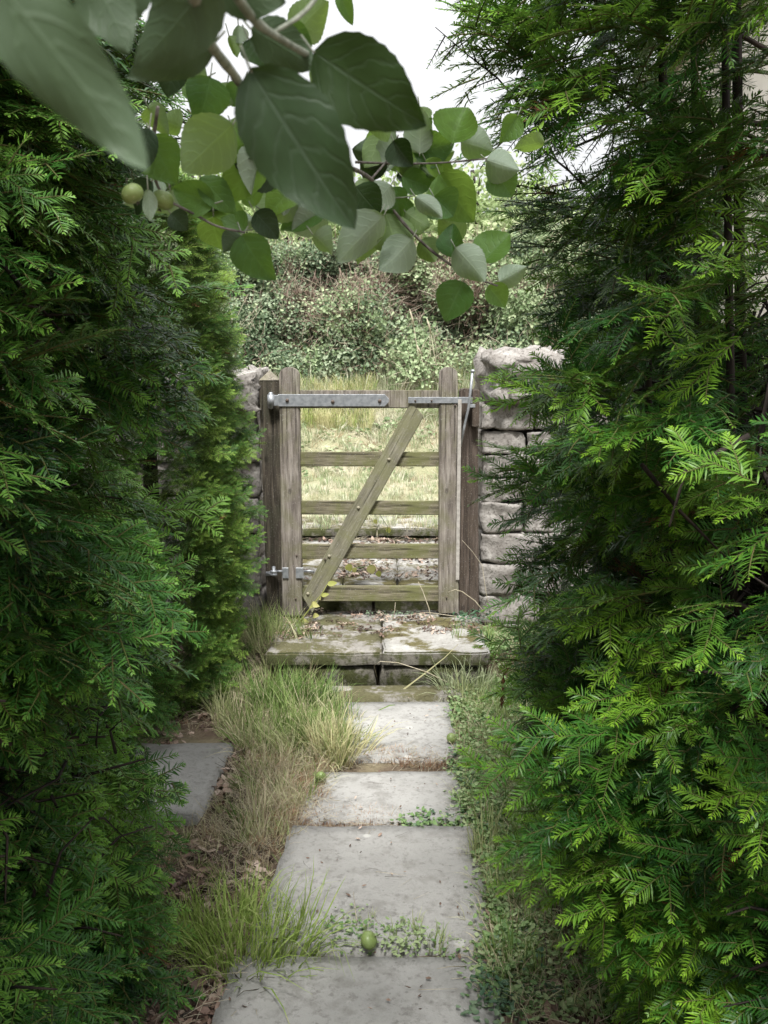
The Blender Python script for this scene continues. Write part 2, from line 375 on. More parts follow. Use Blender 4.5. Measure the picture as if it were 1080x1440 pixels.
M['render'] = simple_mat('pale_render', (.50, .46, .42), (.64, .60, .56), 3, .9, .25)
M['roof'] = simple_mat('roof_slate', (.16, .13, .12), (.24, .20, .18), 12, .8, .3)
M['window_glass'] = simple_mat('window_glass', (.03, .035, .04), (.05, .055, .06), 3, .1, 0)
M['white_paint'] = simple_mat('white_paint', (.7, .7, .68), (.78, .78, .76), 8, .5, 0)

# ------------------------------------------------------------------ levels of the place
YF = onz(540, 967, .02).y                 # foot of the first step
ZT = at(540, 918, YF).z                   # its top
YG = onz(520, 864, ZT + .012).y           # the gate
Y2 = YG + .13
Z2 = at(540, 824, Y2).z                   # second step's top
Y3 = onz(540, 760, Z2).y
Z3 = at(540, 744, Y3).z
print('LEVELS', YF, ZT, YG, Y2, Z2, Y3, Z3)

def nz(x, y, z=0, s=1.0): return noise.noise(Vector((x * s, y * s, z * s)))
YB, ZL = Y3 + 2.6, Z3 + .03               # foot of the bank, level of the lawn
def terrain(x, y):
    ys = [-60, YF + .10, YF + .16, Y2 + .05, Y2 + .10, Y3 + .05, Y3 + .12, YB, YB + 1.0, YB + 2.2, YB + 4, 60, 300]
    zs = [0, 0, ZT - .06, ZT - .06, Z2 - .06, Z2 - .05, Z3 - .03, ZL, ZL + .42, ZL + 1.0, ZL + 1.15, 1.6, 1.6]
    z = float(np.interp(y, ys, zs))
    a = min(1, max(0, (y - Y3) / 2))
    z += nz(x, y, 3, 1.7) * (.012 + .05 * a) + nz(x, y, 9, 6) * .012
    return z
def sheet():
    xs = np.concatenate([np.linspace(-300, -6, 14)[:-1], np.linspace(-6, -2, 17)[:-1], np.linspace(-2, 2, 90), np.linspace(2, 6, 17)[1:], np.linspace(6, 300, 14)[1:]])
    ys = np.concatenate([np.linspace(-60, 0, 8)[:-1], np.linspace(0, YB + 4, 330), np.linspace(YB + 4, 300, 24)[1:]])
    vs = [(x, y, terrain(x, y)) for y in ys for x in xs]; n = len(xs)
    fs = [(j * n + i, j * n + i + 1, (j + 1) * n + i + 1, (j + 1) * n + i) for j in range(len(ys) - 1) for i in range(n - 1)]
    m = MB(); m.add(vs, fs); o = link('ground', m.mesh('ground', M['soil'])); tag(o, kind='structure'); return o
sheet()

# ------------------------------------------------------------------ path slabs
def slab(corners, z0, z1, m, name='slab', parent=None, rough=.006, seed=0, cut=9):
    """an uneven flagstone from four ground corners (near-left, near-right, far-right, far-left)"""
    bm = bmesh.new(); n = cut; c = [Vector((p.x, p.y, 0)) for p in corners]; grid = []
    for j in range(n + 1):
        row = []
        for i in range(n + 1):
            u, v = i / n, j / n
            p = c[0] * (1 - u) * (1 - v) + c[1] * u * (1 - v) + c[2] * u * v + c[3] * (1 - u) * v
            e = min(u, 1 - u, v, 1 - v) == 0
            q = Vector((p.x, p.y, z1))
            if e:
                q.x += nz(p.x, p.y, seed, 9) * rough * 2.2; q.y += nz(p.y, p.x, seed + 5, 9) * rough * 2.2
            q.z += nz(p.x, p.y, seed + 2, 4) * rough * .6
            row.append(bm.verts.new(q))
        grid.append(row)
    top = [bm.faces.new((grid[j][i], grid[j][i + 1], grid[j + 1][i + 1], grid[j + 1][i])) for j in range(n) for i in range(n)]
    bd = [e for e in bm.edges if len(e.link_faces) == 1]
    r = bmesh.ops.extrude_edge_only(bm, edges=bd)
    lowv = [v for v in r['geom'] if isinstance(v, bmesh.types.BMVert)]
    for v in lowv: v.co.z = z0
    bmesh.ops.recalc_face_normals(bm, faces=bm.faces)
    eds = [e for e in bm.edges if len(e.link_faces) == 2 and e.calc_face_angle(0) > 1.0]
    bmesh.ops.bevel(bm, geom=eds, offset=.008, segments=2, affect='EDGES')
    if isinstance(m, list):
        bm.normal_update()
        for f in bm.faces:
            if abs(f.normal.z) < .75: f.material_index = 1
    return bm_obj(bm, name, m, parent, smooth=True)
path = empty('path', (0, 2, 0)); tag(path, 'garden path of worn grey flagstones leading to the wooden gate', kind='structure')
Zp = .03
def g4(a, b, c, d, z=Zp): return [onz(*a, z), onz(*b, z), onz(*c, z), onz(*d, z)]
slab([Vector((-.40, .9, 0)), Vector((.16, .9, 0)), Vector((.19, 1.46, 0)), Vector((-.40, 1.46, 0))], -.02, Zp, M['slab'], parent=path, seed=0)
slab(g4((262, 1560), (722, 1560), (694, 1343), (322, 1343)), -.02, Zp, M['slab'], parent=path, seed=1)
slab(g4((345, 1334), (694, 1334), (664, 1161), (410, 1161)), -.02, Zp + .004, M['slab'], parent=path, seed=2)
slab(g4((412, 1152), (655, 1152), (643, 1083), (440, 1083)), -.02, Zp - .002, M['slab'], parent=path, seed=3)
slab(g4((470, 1066), (648, 1066), (632, 986), (482, 986)), -.02, Zp, M['slab'], parent=path, seed=4)
o = slab(g4((450, 982), (650, 982), (650, 966), (450, 966)), -.02, Zp + .01, M['step_moss'], parent=path, seed=5)
tag(o, 'narrow mossy stone strip at the foot of the step')
slab(g4((172, 1150), (275, 1150), (330, 1048), (190, 1048)), -.02, Zp + .01, M['slab'], parent=path, seed=6)
slab(g4((40, 1150), (165, 1150), (184, 1048), (60, 1048)), -.02, Zp + .006, M['slab'], parent=path, seed=8)

# ------------------------------------------------------------------ steps
def step(y0, y1, z0, z1, cuts, xl, xr, label, topm, th=.055, over=.006, risers=2, seed=0):
    s = empty('stone_step', ((xl + xr) / 2, y0, z0)); tag(s, label, 'step')
    xs = [xl] + cuts + [xr]
    for i in range(len(xs) - 1):
        a, b = xs[i] + .003, xs[i + 1] - .003
        c = [Vector((a, y0 - over, 0)), Vector((b, y0 - over, 0)), Vector((b, y1, 0)), Vector((a, y1, 0))]
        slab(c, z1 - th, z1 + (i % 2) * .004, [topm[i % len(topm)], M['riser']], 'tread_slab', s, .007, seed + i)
    n = risers; w = (xr - xl - .08) / n
    for i in range(n):
        a = xl + .04 + i * w
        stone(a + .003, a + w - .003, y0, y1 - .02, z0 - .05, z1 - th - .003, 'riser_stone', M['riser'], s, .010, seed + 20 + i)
    return s
def stone(x0, x1, y0, y1, z0, z1, name, m, parent, amp=.02, seed=0, rnd=.5, cuts=5):
    """a rough block: rounded, with an uneven skin"""
    bm = bmesh.new(); bmesh.ops.create_cube(bm, size=2); bmesh.ops.subdivide_edges(bm, edges=bm.edges[:], cuts=cuts, use_grid_fill=True)
    c = Vector(((x0 + x1) / 2, (y0 + y1) / 2, (z0 + z1) / 2)); h = Vector(((x1 - x0) / 2, (y1 - y0) / 2, (z1 - z0) / 2)); r = min(h) * rnd
    for v in bm.verts:
        p = Vector((v.co.x * h.x, v.co.y * h.y, v.co.z * h.z))
        q = Vector([max(-(h[i] - r), min(h[i] - r, p[i])) for i in range(3)]); d = p - q
        if d.length > r: p = q + d.normalized() * r
        w = p + c; k = noise.noise_vector(w * 9 + Vector((seed, 0, 0))) * amp + noise.noise_vector(w * 24 + Vector((0, seed, 0))) * amp * .5 + noise.noise_vector(w * 60) * amp * .22
        v.co = w + k
    return bm_obj(bm, name, m, parent, smooth=True)
xa, xb, xc = at(372, 900, YF).x, at(537, 900, YF).x, at(690, 900, YF).x
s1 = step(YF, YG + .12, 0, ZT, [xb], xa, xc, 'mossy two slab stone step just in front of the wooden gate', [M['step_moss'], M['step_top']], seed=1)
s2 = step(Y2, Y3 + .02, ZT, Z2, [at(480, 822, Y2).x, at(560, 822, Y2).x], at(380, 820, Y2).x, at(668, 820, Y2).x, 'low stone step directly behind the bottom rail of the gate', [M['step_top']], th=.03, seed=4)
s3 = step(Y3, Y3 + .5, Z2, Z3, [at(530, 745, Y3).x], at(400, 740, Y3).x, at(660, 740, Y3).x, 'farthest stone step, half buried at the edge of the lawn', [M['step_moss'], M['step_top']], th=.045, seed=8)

# ------------------------------------------------------------------ walls
def wall(side, label):
    s = 1 if side > 0 else -1
    yw0, yw1 = YG + .02, YG + .5
    ed = at(676, 700, yw0).x if s > 0 else at(366, 700, yw0).x
    w = empty('dry_stone_wall', (ed + s * .7, yw0 + .2, 0)); tag(w, label, 'wall')
    rows_r = [568, 606, 640, 672, 707, 750, 793, 836, 880, 950]
    rows_l = [580, 611, 650, 700, 752, 790, 834, 880, 950]
    rows = rows_r if s > 0 else rows_l
    zs = [at(540, y, yw0).z for y in rows]; zs[-1] = -.05
    k = 0
    for i in range(len(zs) - 1):
        x = ed + random.uniform(-.012, .015); x = x if s > 0 else x
        X = 0
        while X < 1.9:
            L = random.uniform(.20, .44) if not (i == 0 and X == 0) else .27
            a, b = ed + s * (X + random.uniform(0, .012)), ed + s * (X + L - .008)
            stone(min(a, b), max(a, b), yw0 + random.uniform(-.01, .03), yw1, zs[i + 1] + .004, zs[i] - .004, 'stone', M['wall_stone'], w, .017, k * 1.7 + (50 if s > 0 else 0), .07, 8)
            X += L; k += 1
    top = zs[0]
    X = .015 if s > 0 else -.0
    first = True
    while X < 1.9:
        L = .38 if first else random.uniform(.28, .45)
        a, b = ed + s * X, ed + s * (X + L - .01); hh = random.uniform(.16, .30)
        if first: hh = .26 if s > 0 else .21
        stone(min(a, b), max(a, b), yw0 - .05, yw1 + .02, top + .004, top + hh, 'coping_stone', M['wall_stone'], w, .055, k * 2.3, .30, 9)
        X += L; k += 1; first = False
    c = box(min(ed + s * .05, ed + s * 1.95), max(ed + s * .05, ed + s * 1.95), yw0 + .07, yw1 - .05, -.1, top + .03, 'rubble_core', M['wall_core'], w, bevel=0)
wall(1, 'rough dry stone wall to the latch side of the gate, partly behind yew sprays')
wall(-1, 'narrow end of a dry stone wall behind the hinge post and lime green yew')

# ------------------------------------------------------------------ gate
def xz(px, py, Y): p = at(px, py, Y); return p.x, p.z
gate = empty('garden_gate', (*[at(520, 864, YG)[i] for i in (0, 1)], ZT)); tag(gate, 'weathered wooden five bar garden gate with diagonal brace and metal strap hinge', 'gate')
def round_stile(xl0, xr0, ytop, xl1, xr1, ybot, Yf, Yb, name, m, parent, flat=.62):
    a, zt = xz(xl0, ytop, Yf); b, _ = xz(xr0, ytop, Yf); c, zb = xz(xl1, ybot, Yf); d, _ = xz(xr1, ybot, Yf)
    r = (b - a) / 2; cx = (a + b) / 2; out = [(c, zb), (d, zb)]
    for i in range(11):
        w = math.pi * i / 10; out.append((cx + r * math.cos(w), zt - r * flat * 1.3 + r * flat * 1.3 * math.sin(w)))
    o = prism(out, Yf, Yb, name, m, parent, bevel=.004, seg=2); return o
T = .07
round_stile(392, 420, 516, 397, 425, 866, YG - .035, YG + .035, 'hinge_stile', M['stile_wood'], gate)
round_stile(618, 644, 516, 617, 645, 863, YG - .035, YG + .035, 'latch_stile', M['stile_wood'], gate)
def rail(y0, y1, name='rail', x0=421, x1=619, yf=-.012, yb=.022, m='rail_wood'):
    a, zt = xz(x0, y0, YG + yf); b, zb = xz(x1, y1, YG + yf)
    o = box(a, b, YG + yf, YG + yb, zb, zt, name, M[m], gate, .004, 2); o.rotation_euler.y = random.uniform(-.003, .003); return o
rail(549, 574, 'top_rail', yf=-.02, yb=.03, m='stile_wood')
for y0, y1 in ((636, 656), (705, 724), (766, 786), (825, 846)): rail(y0, y1)
# diagonal brace, from the foot of the hinge stile to the top rail
p0, p1 = at(431, 852, YG - .03), at(588, 574, YG - .03)
L = (p1 - p0).length + .03; wdt = 25.5 / F * YG
bm = bmesh.new(); bmesh.ops.create_cube(bm, size=1)
for v in bm.verts:
    v.co = Vector((v.co.x * L, v.co.y * .018, v.co.z * wdt))
    if v.co.x < 0 and v.co.z > 0: v.co.x += .055
    if v.co.x > 0 and v.co.z < 0: v.co.x -= .03
bmesh.ops.bevel(bm, geom=bm.edges[:], offset=.003, segments=2, affect='EDGES')
br = bm_obj(bm, 'brace', M['brace_wood'], gate); br.location = (p0 + p1) / 2; br.location.y = YG - .0225
br.rotation_euler.y = -math.atan2(p1.z - p0.z, p1.x - p0.x)
def lathe(profile, k, name, m, parent, loc, rot=(0, 0, 0)):
    mb = MB(); vs = []; fs = []
    for r, h in profile:
        for j in range(k): w = 2 * math.pi * j / k; vs.append((r * math.cos(w), r * math.sin(w), h))
    for i in range(len(profile) - 1):
        for j in range(k): fs.append((i * k + j, i * k + (j + 1) % k, (i + 1) * k + (j + 1) % k, (i + 1) * k + j))
    fs.append(tuple(range(k))[::-1]); fs.append(tuple((len(profile) - 1) * k + j for j in range(k)))
    mb.add(vs, fs); return link(name, mb.mesh(name, m), parent, loc, rot)
def bolt(px, py, yoff, m='bolt_dome', parent=None, r=.0085):
    return lathe([(r * .95, 0), (r, .002), (r * .85, .005), (r * .5, .0075), (.0005, .0085)], 12, 'bolt', M[m], parent or gate, at(px, py, YG + yoff), (R(90), 0, 0))
for q in ((547, 646), (504, 714), (463, 782), (433, 835)): bolt(*q, -.0315)
for q in ((457, 786), (417, 781), (416, 842), (628, 840), (640, 570)): bolt(*q, -.0355, 'rust', r=.005)
# strap hinge
ys = YG - .0355
ax_, az_ = xz(391, 554.5, ys); bx_, bz_ = xz(541, 571.5, ys); ex, _ = xz(547, 563, ys)
st = prism([(ax_, bz_), (bx_, bz_), (ex, bz_ + .022), (ex, az_ - .022), (bx_, az_)] + [(ax_, az_)], ys - .006, ys, 'strap_hinge', M['zinc'], gate, .0012)
for q in ((404, 563), (468, 565), (534, 564)):
    bolt(*q, -.042, 'rust', st, .009)
ex0 = at(381, 563, YG - .04)
eye = lathe([(.013, -.028), (.0175, -.028), (.0175, .028), (.013, .028)], 16, 'hinge_eye', M['zinc'], st, ex0)
lathe([(.011, -.04), (.011, .036), (.006, .040)], 12, 'hinge_pin', M['zinc'], st, ex0)
nk, nkz = xz(384, 556, ys); box(nk, ax_ + .002, ys - .008, ys - .001, bz_ + .004, az_ - .004, 'hinge_neck', M['zinc'], st, .001)
# latch strap
a, za = xz(574, 558.5, ys); b, zb = xz(667, 567, ys)
ls = box(a, b, ys - .005, ys, zb, za, 'latch_strap', M['zinc'], gate, .001)
for q in ((584, 563.5), (607, 563.5)): bolt(*q, -.041, 'rust', ls, .005)
# spring latch lever that crosses to the receiving post
mb = MB(); mb.tube([at(664.5, 524, YG - .05), at(661, 556, YG - .05), at(659, 573, YG - .048), at(653, 600, YG - .044), at(648, 628, YG - .038)], [.0068, .0068, .0066, .006, .004], 10)
lv = link('latch_lever', mb.mesh('latch_lever', M['zinc']), gate)
lathe([(.001, -.008), (.009, -.005), (.011, 0), (.009, .006), (.002, .009)], 12, 'lever_knob', M['zinc'], lv, at(664.8, 522, YG - .05))
a, za = xz(659, 568.5, ys); b, zb = xz(668, 573, ys); box(a, b, ys - .012, ys, zb, za, 'lever_stop', M['zinc'], lv, .001)
# pale closing strip beside the latch stile
a, za = xz(644, 562, YG - .036); b, zb = xz(645.6, 815, YG - .036)
box(a, b, YG - .044, YG - .036, zb, za, 'closing_strip', M['rope'], gate, .001)
# lower hinge through the stile
yl = YG - .036
for x0, x1 in ((397, 406), (416, 427)):
    a, za = xz(x0, 798, yl); b, zb = xz(x1, 813, yl); pl = box(a, b, yl - .007, yl, zb, za, 'hinge_plate', M['zinc'], gate, .0015)
mb = MB(); mb.tube([at(427, 803, yl + .02), at(436, 803, yl + .02), at(442, 804, yl + .025)], [.006, .006, .005], 8); link('eye_bolt', mb.mesh('eye_bolt', M['zinc']), gate)
hp = at(385, 804, YG - .04)
lathe([(.010, -.022), (.018, -.018), (.018, -.008), (.010, -.006), (.019, -.002), (.019, .006), (.009, .009), (.009, .026), (.004, .029)], 14, 'lower_hinge_pin', M['zinc'], gate, hp)
mb = MB(); mb.tube([hp + Vector((.016, 0, .002)), hp + Vector((.045, 0, .002))], .006, 8); link('eye_bolt', mb.mesh('eye_bolt', M['zinc']), gate)

# posts
hpst = empty('gate_post', (at(380, 864, YG)[0], YG + .05, ZT)); tag(hpst, 'dark square hinge post with a pointed cap at the gate', 'post', 'posts that hold the gate')
YP = YG + .0
a0, zt = xz(364, 535, YP); a1, _ = xz(392, 535, YP); b0, _ = xz(376, 864, YP); b1, zb = xz(403, 864, YP)
prism([(b0, zb - .1), (b1, zb - .1), (a1, zt), (a0, zt)], YP, YP + .1, 'shaft', M['dark_post'], hpst, .004, 2)
mb = MB(); cx = (a0 + a1) / 2
mb.add([(a0, YP, zt + .001), (a1, YP, zt + .001), (a1, YP + .1, zt + .001), (a0, YP + .1, zt + .001), (cx, YP + .05, zt + .05)], [(0, 1, 4), (1, 2, 4), (2, 3, 4), (3, 0, 4), (3, 2, 1, 0)])
link('cap', mb.mesh('cap', M['stile_wood'], False), hpst)
pin = MB(); pin.tube([hp + Vector((-.04, .035, -.016)), hp + Vector((0, 0, -.016))], .007, 8); link('hinge_hook', pin.mesh('hinge_hook', M['zinc']), hpst)
b_ = box(hp.x - .045, hp.x + .0, YP - .006, YP - .001, hp.z - .03, hp.z - .008, 'hook_plate', M['zinc'], hpst, .001)
pin = MB(); pin.tube([ex0 + Vector((-.012, .038, -.034)), ex0 + Vector((0, 0, -.036)), ], .008, 8); link('hinge_hook', pin.mesh('hinge_hook', M['zinc']), hpst)
lpst = empty('gate_post', (at(660, 864, YG)[0], YG + .05, ZT)); tag(lpst, 'cracked reddish brown latch post behind the lever at the gate', 'post', 'posts that hold the gate')
a0, zt = xz(647, 548, YP + .01); a1, _ = xz(672, 548, YP + .01); b0, _ = xz(646, 870, YP + .01); b1, zb = xz(674, 870, YP + .01)
prism([(b0, zb - .1), (b1, zb - .1), (a1, zt), (a0 + .02, zt + .006), (a0, zt)], YP + .01, YP + .11, 'shaft', M['brown_post'], lpst, .005, 2)
a, za = xz(664, 548, YP - .02); b, zb = xz(673, 600, YP - .02)
box(a, b, YP - .045, YP + .012, zb, za, 'catch_block', M['brown_post'], lpst, .003)

# ------------------------------------------------------------------ yews
def needle_shoot(mb, org, d, nrm, L, nl, rnd, sp=.0048, w=.0031, droop=.25):
    """one flat shoot: stem plus two ranks of needles"""
    d = d.normalized(); nrm = (nrm - d * nrm.dot(d)).normalized(); side = nrm.cross(d)
    n = max(4, int(L / sp)); pts = []; p = org.copy(); dd = d.copy()
    for i in range(n + 1):
        pts.append((p.copy(), dd.copy())); dd = (dd - nrm * droop * (1 / n) + Vector((rnd.uniform(-1, 1), rnd.uniform(-1, 1), rnd.uniform(-1, 1))) * .012).normalized(); p = p + dd * (L / n)
    k = pts[::max(1, n // 4)] + [pts[-1]]
    mb.tube([q[0] for q in k], [max(.0005, .0014 * (1 - i / len(k)) + .0004) for i in range(len(k))], 3, 1)
    for i, (q, t) in enumerate(pts):
        u = i / n
        ln = nl * (.55 + .6 * math.sin(math.pi * min(1, u * .85 + .22)) ** .8) * rnd.uniform(.85, 1.1) * (1 - .45 * max(0, u - .8) / .2)
        for sgn in (-1, 1):
            if rnd.random() < .09: continue
            ang = R(60 - 28 * u ** 2.5) + rnd.uniform(-.26, .26)
            nd = (t * math.cos(ang) + side * sgn * math.sin(ang) + nrm * rnd.uniform(-.15, .38)).normalized()
            wv = nd.cross(nrm).normalized(); ww = w * rnd.uniform(.85, 1.1) * .5; cv = nrm * (-ln * rnd.uniform(.03, .12))
            wv = (wv + nrm * rnd.uniform(-.35, .35)).normalized()
            a = q; m_ = q + nd * ln * .5 + nrm * ln * .03; e = q + nd * ln + cv
            vs = [a - wv * ww * .45, a + wv * ww * .45, m_ + wv * ww, m_ - wv * ww, e - wv * ww * .15, e + wv * ww * .15]
            mb.add(vs, [(0, 1, 2, 3), (3, 2, 5, 4)], [(u, .0)] * 2 + [(u, .5)] * 2 + [(u, 1.)] * 2)
def spray_mesh(seed, mat, L=.17, nside=5, nl=.023, name='spray', sp=.0048, dense=1.0):
    rnd = random.Random(seed); mb = MB(); X, Z = Vector((1, 0, 0)), Vector((0, 0, 1))
    needle_shoot(mb, Vector((0, 0, 0)), X, Z, L, nl, rnd, sp)
    for i in range(nside):
        u = (i + .6) / (nside + .8); sg = 1 if i % 2 else -1
        ln = L * rnd.uniform(.38, .62) * (1.15 - u * .7); an = R(rnd.uniform(38, 58)) * sg
        d = Vector((math.cos(an), math.sin(an), rnd.uniform(-.12, .15)))
        needle_shoot(mb, Vector((L * u, 0, -.25 * L * u * u * .5)), d, Z + Vector((rnd.uniform(-.2, .2), rnd.uniform(-.2, .2), 0)), ln, nl * .92, rnd, sp)
    return mb.mesh(name, [mat, M['yew_twig']], True)

def yew(label, base, pts, nrm, axes, scales, meshes, nparts, stems, sticks, seed=0, group='yew trees lining the path'):
    """stems: list of tubes; sprays: first nparts (largest in view) as single parts, rest as one mass"""
    t = empty('yew_tree', base); tag(t, label, 'yew tree', group)
    rnd = random.Random(seed)
    for path_, rad in stems:
        mb = MB(); mb.tube(path_, rad, 8); link('trunk', mb.mesh('trunk', M['yew_bark']), t)
    for a, b in sticks:
        m_ = (Vector(a) + Vector(b)) / 2 + Vector((rnd.uniform(-.04, .04), rnd.uniform(-.04, .04), rnd.uniform(-.02, .07)))
        mb = MB(); mb.tube([a, m_, b], [.007, .005, .0022], 5); link('branch', mb.mesh('branch', M['yew_bark']), t)
    E = eulers(axes, nrm); n = len(pts)
    # size in view: distance, and inside the frame
    P = pts + axes / np.linalg.norm(axes, axis=1, keepdims=True) * (.1 * scales[:, None])
    px = 540 + F * P[:, 0] / P[:, 1]; 
    inside = (px > -60) & (px < 1140) & (P[:, 2] < HC + P[:, 1] * .45) & (P[:, 2] > HC - P[:, 1] * .82)
    reach = -np.abs(pts[:, 0]) if True else 0
    score = scales / P[:, 1] * np.where(inside, 1, .01) * (1.0 + 1.2 * (reach - reach.min()) / (np.ptp(reach) + 1e-6))
    order = np.argsort(-score); first = order[:nparts]; rest = order[nparts:]
    vid = RNG.integers(0, len(meshes), n)
    meshes = list(meshes) + [V_DEAD]; vid[RNG.uniform(0, 1, n) < .018] = len(meshes) - 1
    src = {}
    for i in first:
        k = int(vid[i]); o = link('spray', meshes[k], t, Vector(pts[i]), tuple(E[i]), float(scales[i])); src.setdefault(k, o)
    for k, me in enumerate(meshes):
        if k not in src: src[k] = link('spray', me, t, Vector(pts[order[0]]), tuple(E[order[0]]), .5)
    if len(rest): scatter('foliage', pts[rest], E[rest], scales[rest], vid[rest], [src[k] for k in range(len(meshes))], t)
    return t
def rn(n, s=1.0): return RNG.normal(0, s, n)
def ru(a, b, n): return RNG.uniform(a, b, n)
def bumps(y, z, seed, s=3.2):
    return np.array([noise.noise(Vector((a * s, b * s, seed))) for a, b in zip(y, z)])

V_DEAD = spray_mesh(99, M['dead_needle'], .12, 2, .016, 'spray')
VA = [spray_mesh(10 + i, M['yew_dark'], .16 + .02 * (i % 3), 4 + i % 3) for i in range(6)]
VC = [spray_mesh(40 + i, M['yew_right'], .16 + .025 * (i % 3), 3 + i % 3, .026) for i in range(6)]
VB = [spray_mesh(70 + i, M['yew_lime'], .14, 4, .023, sp=.006) for i in range(4)]

def inner_twigs(tree, P, n_src=3):  # leafless inner twigs, added to darken the gaps between the sprays
    global TWS
    if TWS is None:
        TWS = []
        for i in range(n_src):
            rnd = random.Random(300 + i); mb = MB()
            for _ in range(34):
                p = Vector((rnd.gauss(0, .06), rnd.gauss(0, .06), rnd.gauss(0, .06))); d = Vector((rnd.gauss(0, 1), rnd.gauss(0, 1), rnd.gauss(0, .8))).normalized() * rnd.uniform(.06, .16)
                mb.tube([p, p + d * .5 + Vector((rnd.gauss(0, .01), rnd.gauss(0, .01), rnd.gauss(0, .01))), p + d], [.0032, .0024, .0012], 3)
            TWS.append(src_obj(mb.mesh('bare_twigs', M['yew_bark'])))
    k = len(P)
    return scatter('bare_twigs', P, RNG.uniform(0, 6.28, (k, 3)), ru(.9, 1.6, k), RNG.integers(0, n_src, k), TWS, tree)
TWS = None; HID = {}
def src_obj(me):
    if me.name not in HID: HID[me.name] = bpy.data.objects.new(me.name + '_piece', me)
    return HID[me.name]
# left near yew: a face close to X = -0.5, from beside the camera to 2.3 m
n = 5200
Y = ru(.62, 2.35, n); Z = ru(.0, 2.9, n); dep = np.abs(rn(n, .06)) + (ru(0, 1, n) < .4) * ru(.05, .25, n) + (ru(0, 1, n) < .22) * ru(.8, 1.1, n)
bp = bumps(Y, Z, 1.5) * .22 + bumps(Y, Z, 7.7, 5) * .30
edge = np.interp(Z, [0, .25, .7, 1.1, 1.6, 2.1, 2.9], [-.71, -.71, -.71, -.68, -.67, -.68, -.74])
X = edge - dep - .03 + bp - .25 * np.clip((Y - 2.05) / .25, 0, 1) ** 2 - .25 * np.clip((1.5 - Y) / .5, 0, 1)
P = np.stack([X, Y, Z], 1)
A = np.stack([.85 + rn(n, .35), -.25 + rn(n, .5), -.30 + rn(n, .36)], 1)
Nn = np.stack([.55 + rn(n, .3), -.25 + rn(n, .3), .8 + rn(n, .2)], 1)
stemsA = [([(-.95, 1.2, -.05), (-.93, 1.25, 1.2), (-.98, 1.2, 2.8)], [.045, .035, .02]), ([(-.9, 1.9, -.05), (-.88, 1.85, 1.4), (-.95, 1.9, 2.8)], [.04, .03, .015]), ([(-1.05, 1.6, -.05), (-1.1, 1.6, 2.8)], [.05, .02])]
stk = [((-.93, y, z - .1), (-.56, y + random.uniform(-.15, .15), z)) for y, z in [(random.uniform(.8, 2.1), random.uniform(.2, 2.6)) for _ in range(36)]]
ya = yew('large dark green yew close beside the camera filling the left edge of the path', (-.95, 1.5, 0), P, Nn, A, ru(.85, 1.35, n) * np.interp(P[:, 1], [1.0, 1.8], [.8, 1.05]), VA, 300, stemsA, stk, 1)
k = 2600; inner_twigs(ya, np.stack([ru(-1.5, -.86, k), ru(.6, 2.2, k), ru(.05, 2.8, k)], 1))

# left yew standing behind it
n = 1500
TH = ru(-2.6, .9, n); Z = ru(0, 3.2, n); rr = .42 - np.abs(rn(n, .08))
X = -1.35 + rr * np.cos(TH) + bumps(TH, Z, 3.3) * .1; Y = 3.15 + 1.2 * rr * np.sin(TH)
P = np.stack([X, Y, Z], 1)
A = np.stack([np.cos(TH) + rn(n, .35), np.sin(TH) + rn(n, .35), -.15 + rn(n, .35)], 1)
Nn = np.stack([.4 * np.cos(TH), .4 * np.sin(TH), .8 + 0 * TH], 1) + RNG.normal(0, .25, (n, 3))
yew('dark yew in the middle of the left row, mostly hidden behind the large near one', (-1.35, 3.15, 0), P, Nn, A, ru(.8, 1.2, n), VA, 60,
    [([(-1.5, 3.15, -.05), (-1.5, 3.15, 3.0)], [.05, .02])], [], 2)

# far left lime yew next to the wall
n = 4600
TH = ru(-2.9, .9, n); Z = ru(.0, 2.25, n); rad = np.interp(Z, [0, .15, .8, 1.5, 1.95, 2.25], [.34, .38, .42, .40, .34, .2])
rr = rad - np.abs(rn(n, .07)) + bumps(TH * 1.5, Z, 9.1, 4) * .12
X = -1.10 + rr * np.cos(TH); Y = 4.0 + rr * np.sin(TH)
P = np.stack([X, Y, Z], 1)
A = np.stack([np.cos(TH) * .9 + rn(n, .35), np.sin(TH) * .9 + rn(n, .35), .25 + rn(n, .4)], 1)
Nn = np.stack([.3 * np.cos(TH), -.4 + .3 * np.sin(TH), .8 + 0 * TH], 1) + RNG.normal(0, .25, (n, 3))
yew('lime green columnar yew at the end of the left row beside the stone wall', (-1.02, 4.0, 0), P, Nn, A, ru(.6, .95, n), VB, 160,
    [([(-1.02, 4.0, -.05), (-1.02, 4.02, 2.1)], [.05, .015])], [], 3)

# right near yew: open, stems and pale gaps showing
n = 5900
Y = ru(1.12, 2.75, n); Z = ru(.0, 3.3, n); dep = np.abs(rn(n, .08)) + (ru(0, 1, n) < .24) * ru(.05, .35, n)
edge = np.interp(Z, [0, .25, .6, .85, 1.2, 1.45, 1.6, 1.9, 2.3, 3.0], [.62, .61, .57, .53, .46, .51, .51, .50, .51, .54])
bp = bumps(Y, Z, 21.5, 3.0) * .2 + bumps(Y, Z, 17.7, 5) * .27
X = edge + dep + bp + .20 * np.clip((Y - 2.25) / .25, 0, 1) ** 2 + .20 * np.clip((1.6 - Y) / .5, 0, 1)
hole = bumps(Y * 1.3, Z, 33.3, 2.6)
keep = ~((hole > np.interp(Z, [.3, .9, 1.6, 2.1, 3], [.24, .16, .26, .36, .5])) & (Z > .3)) & (bumps(Y, Z, 71.2, 8.5) < .10) & ~((X < .62) & (RNG.uniform(0, 1, n) < .18))
P = np.stack([X, Y, Z], 1)[keep]; n = len(P)
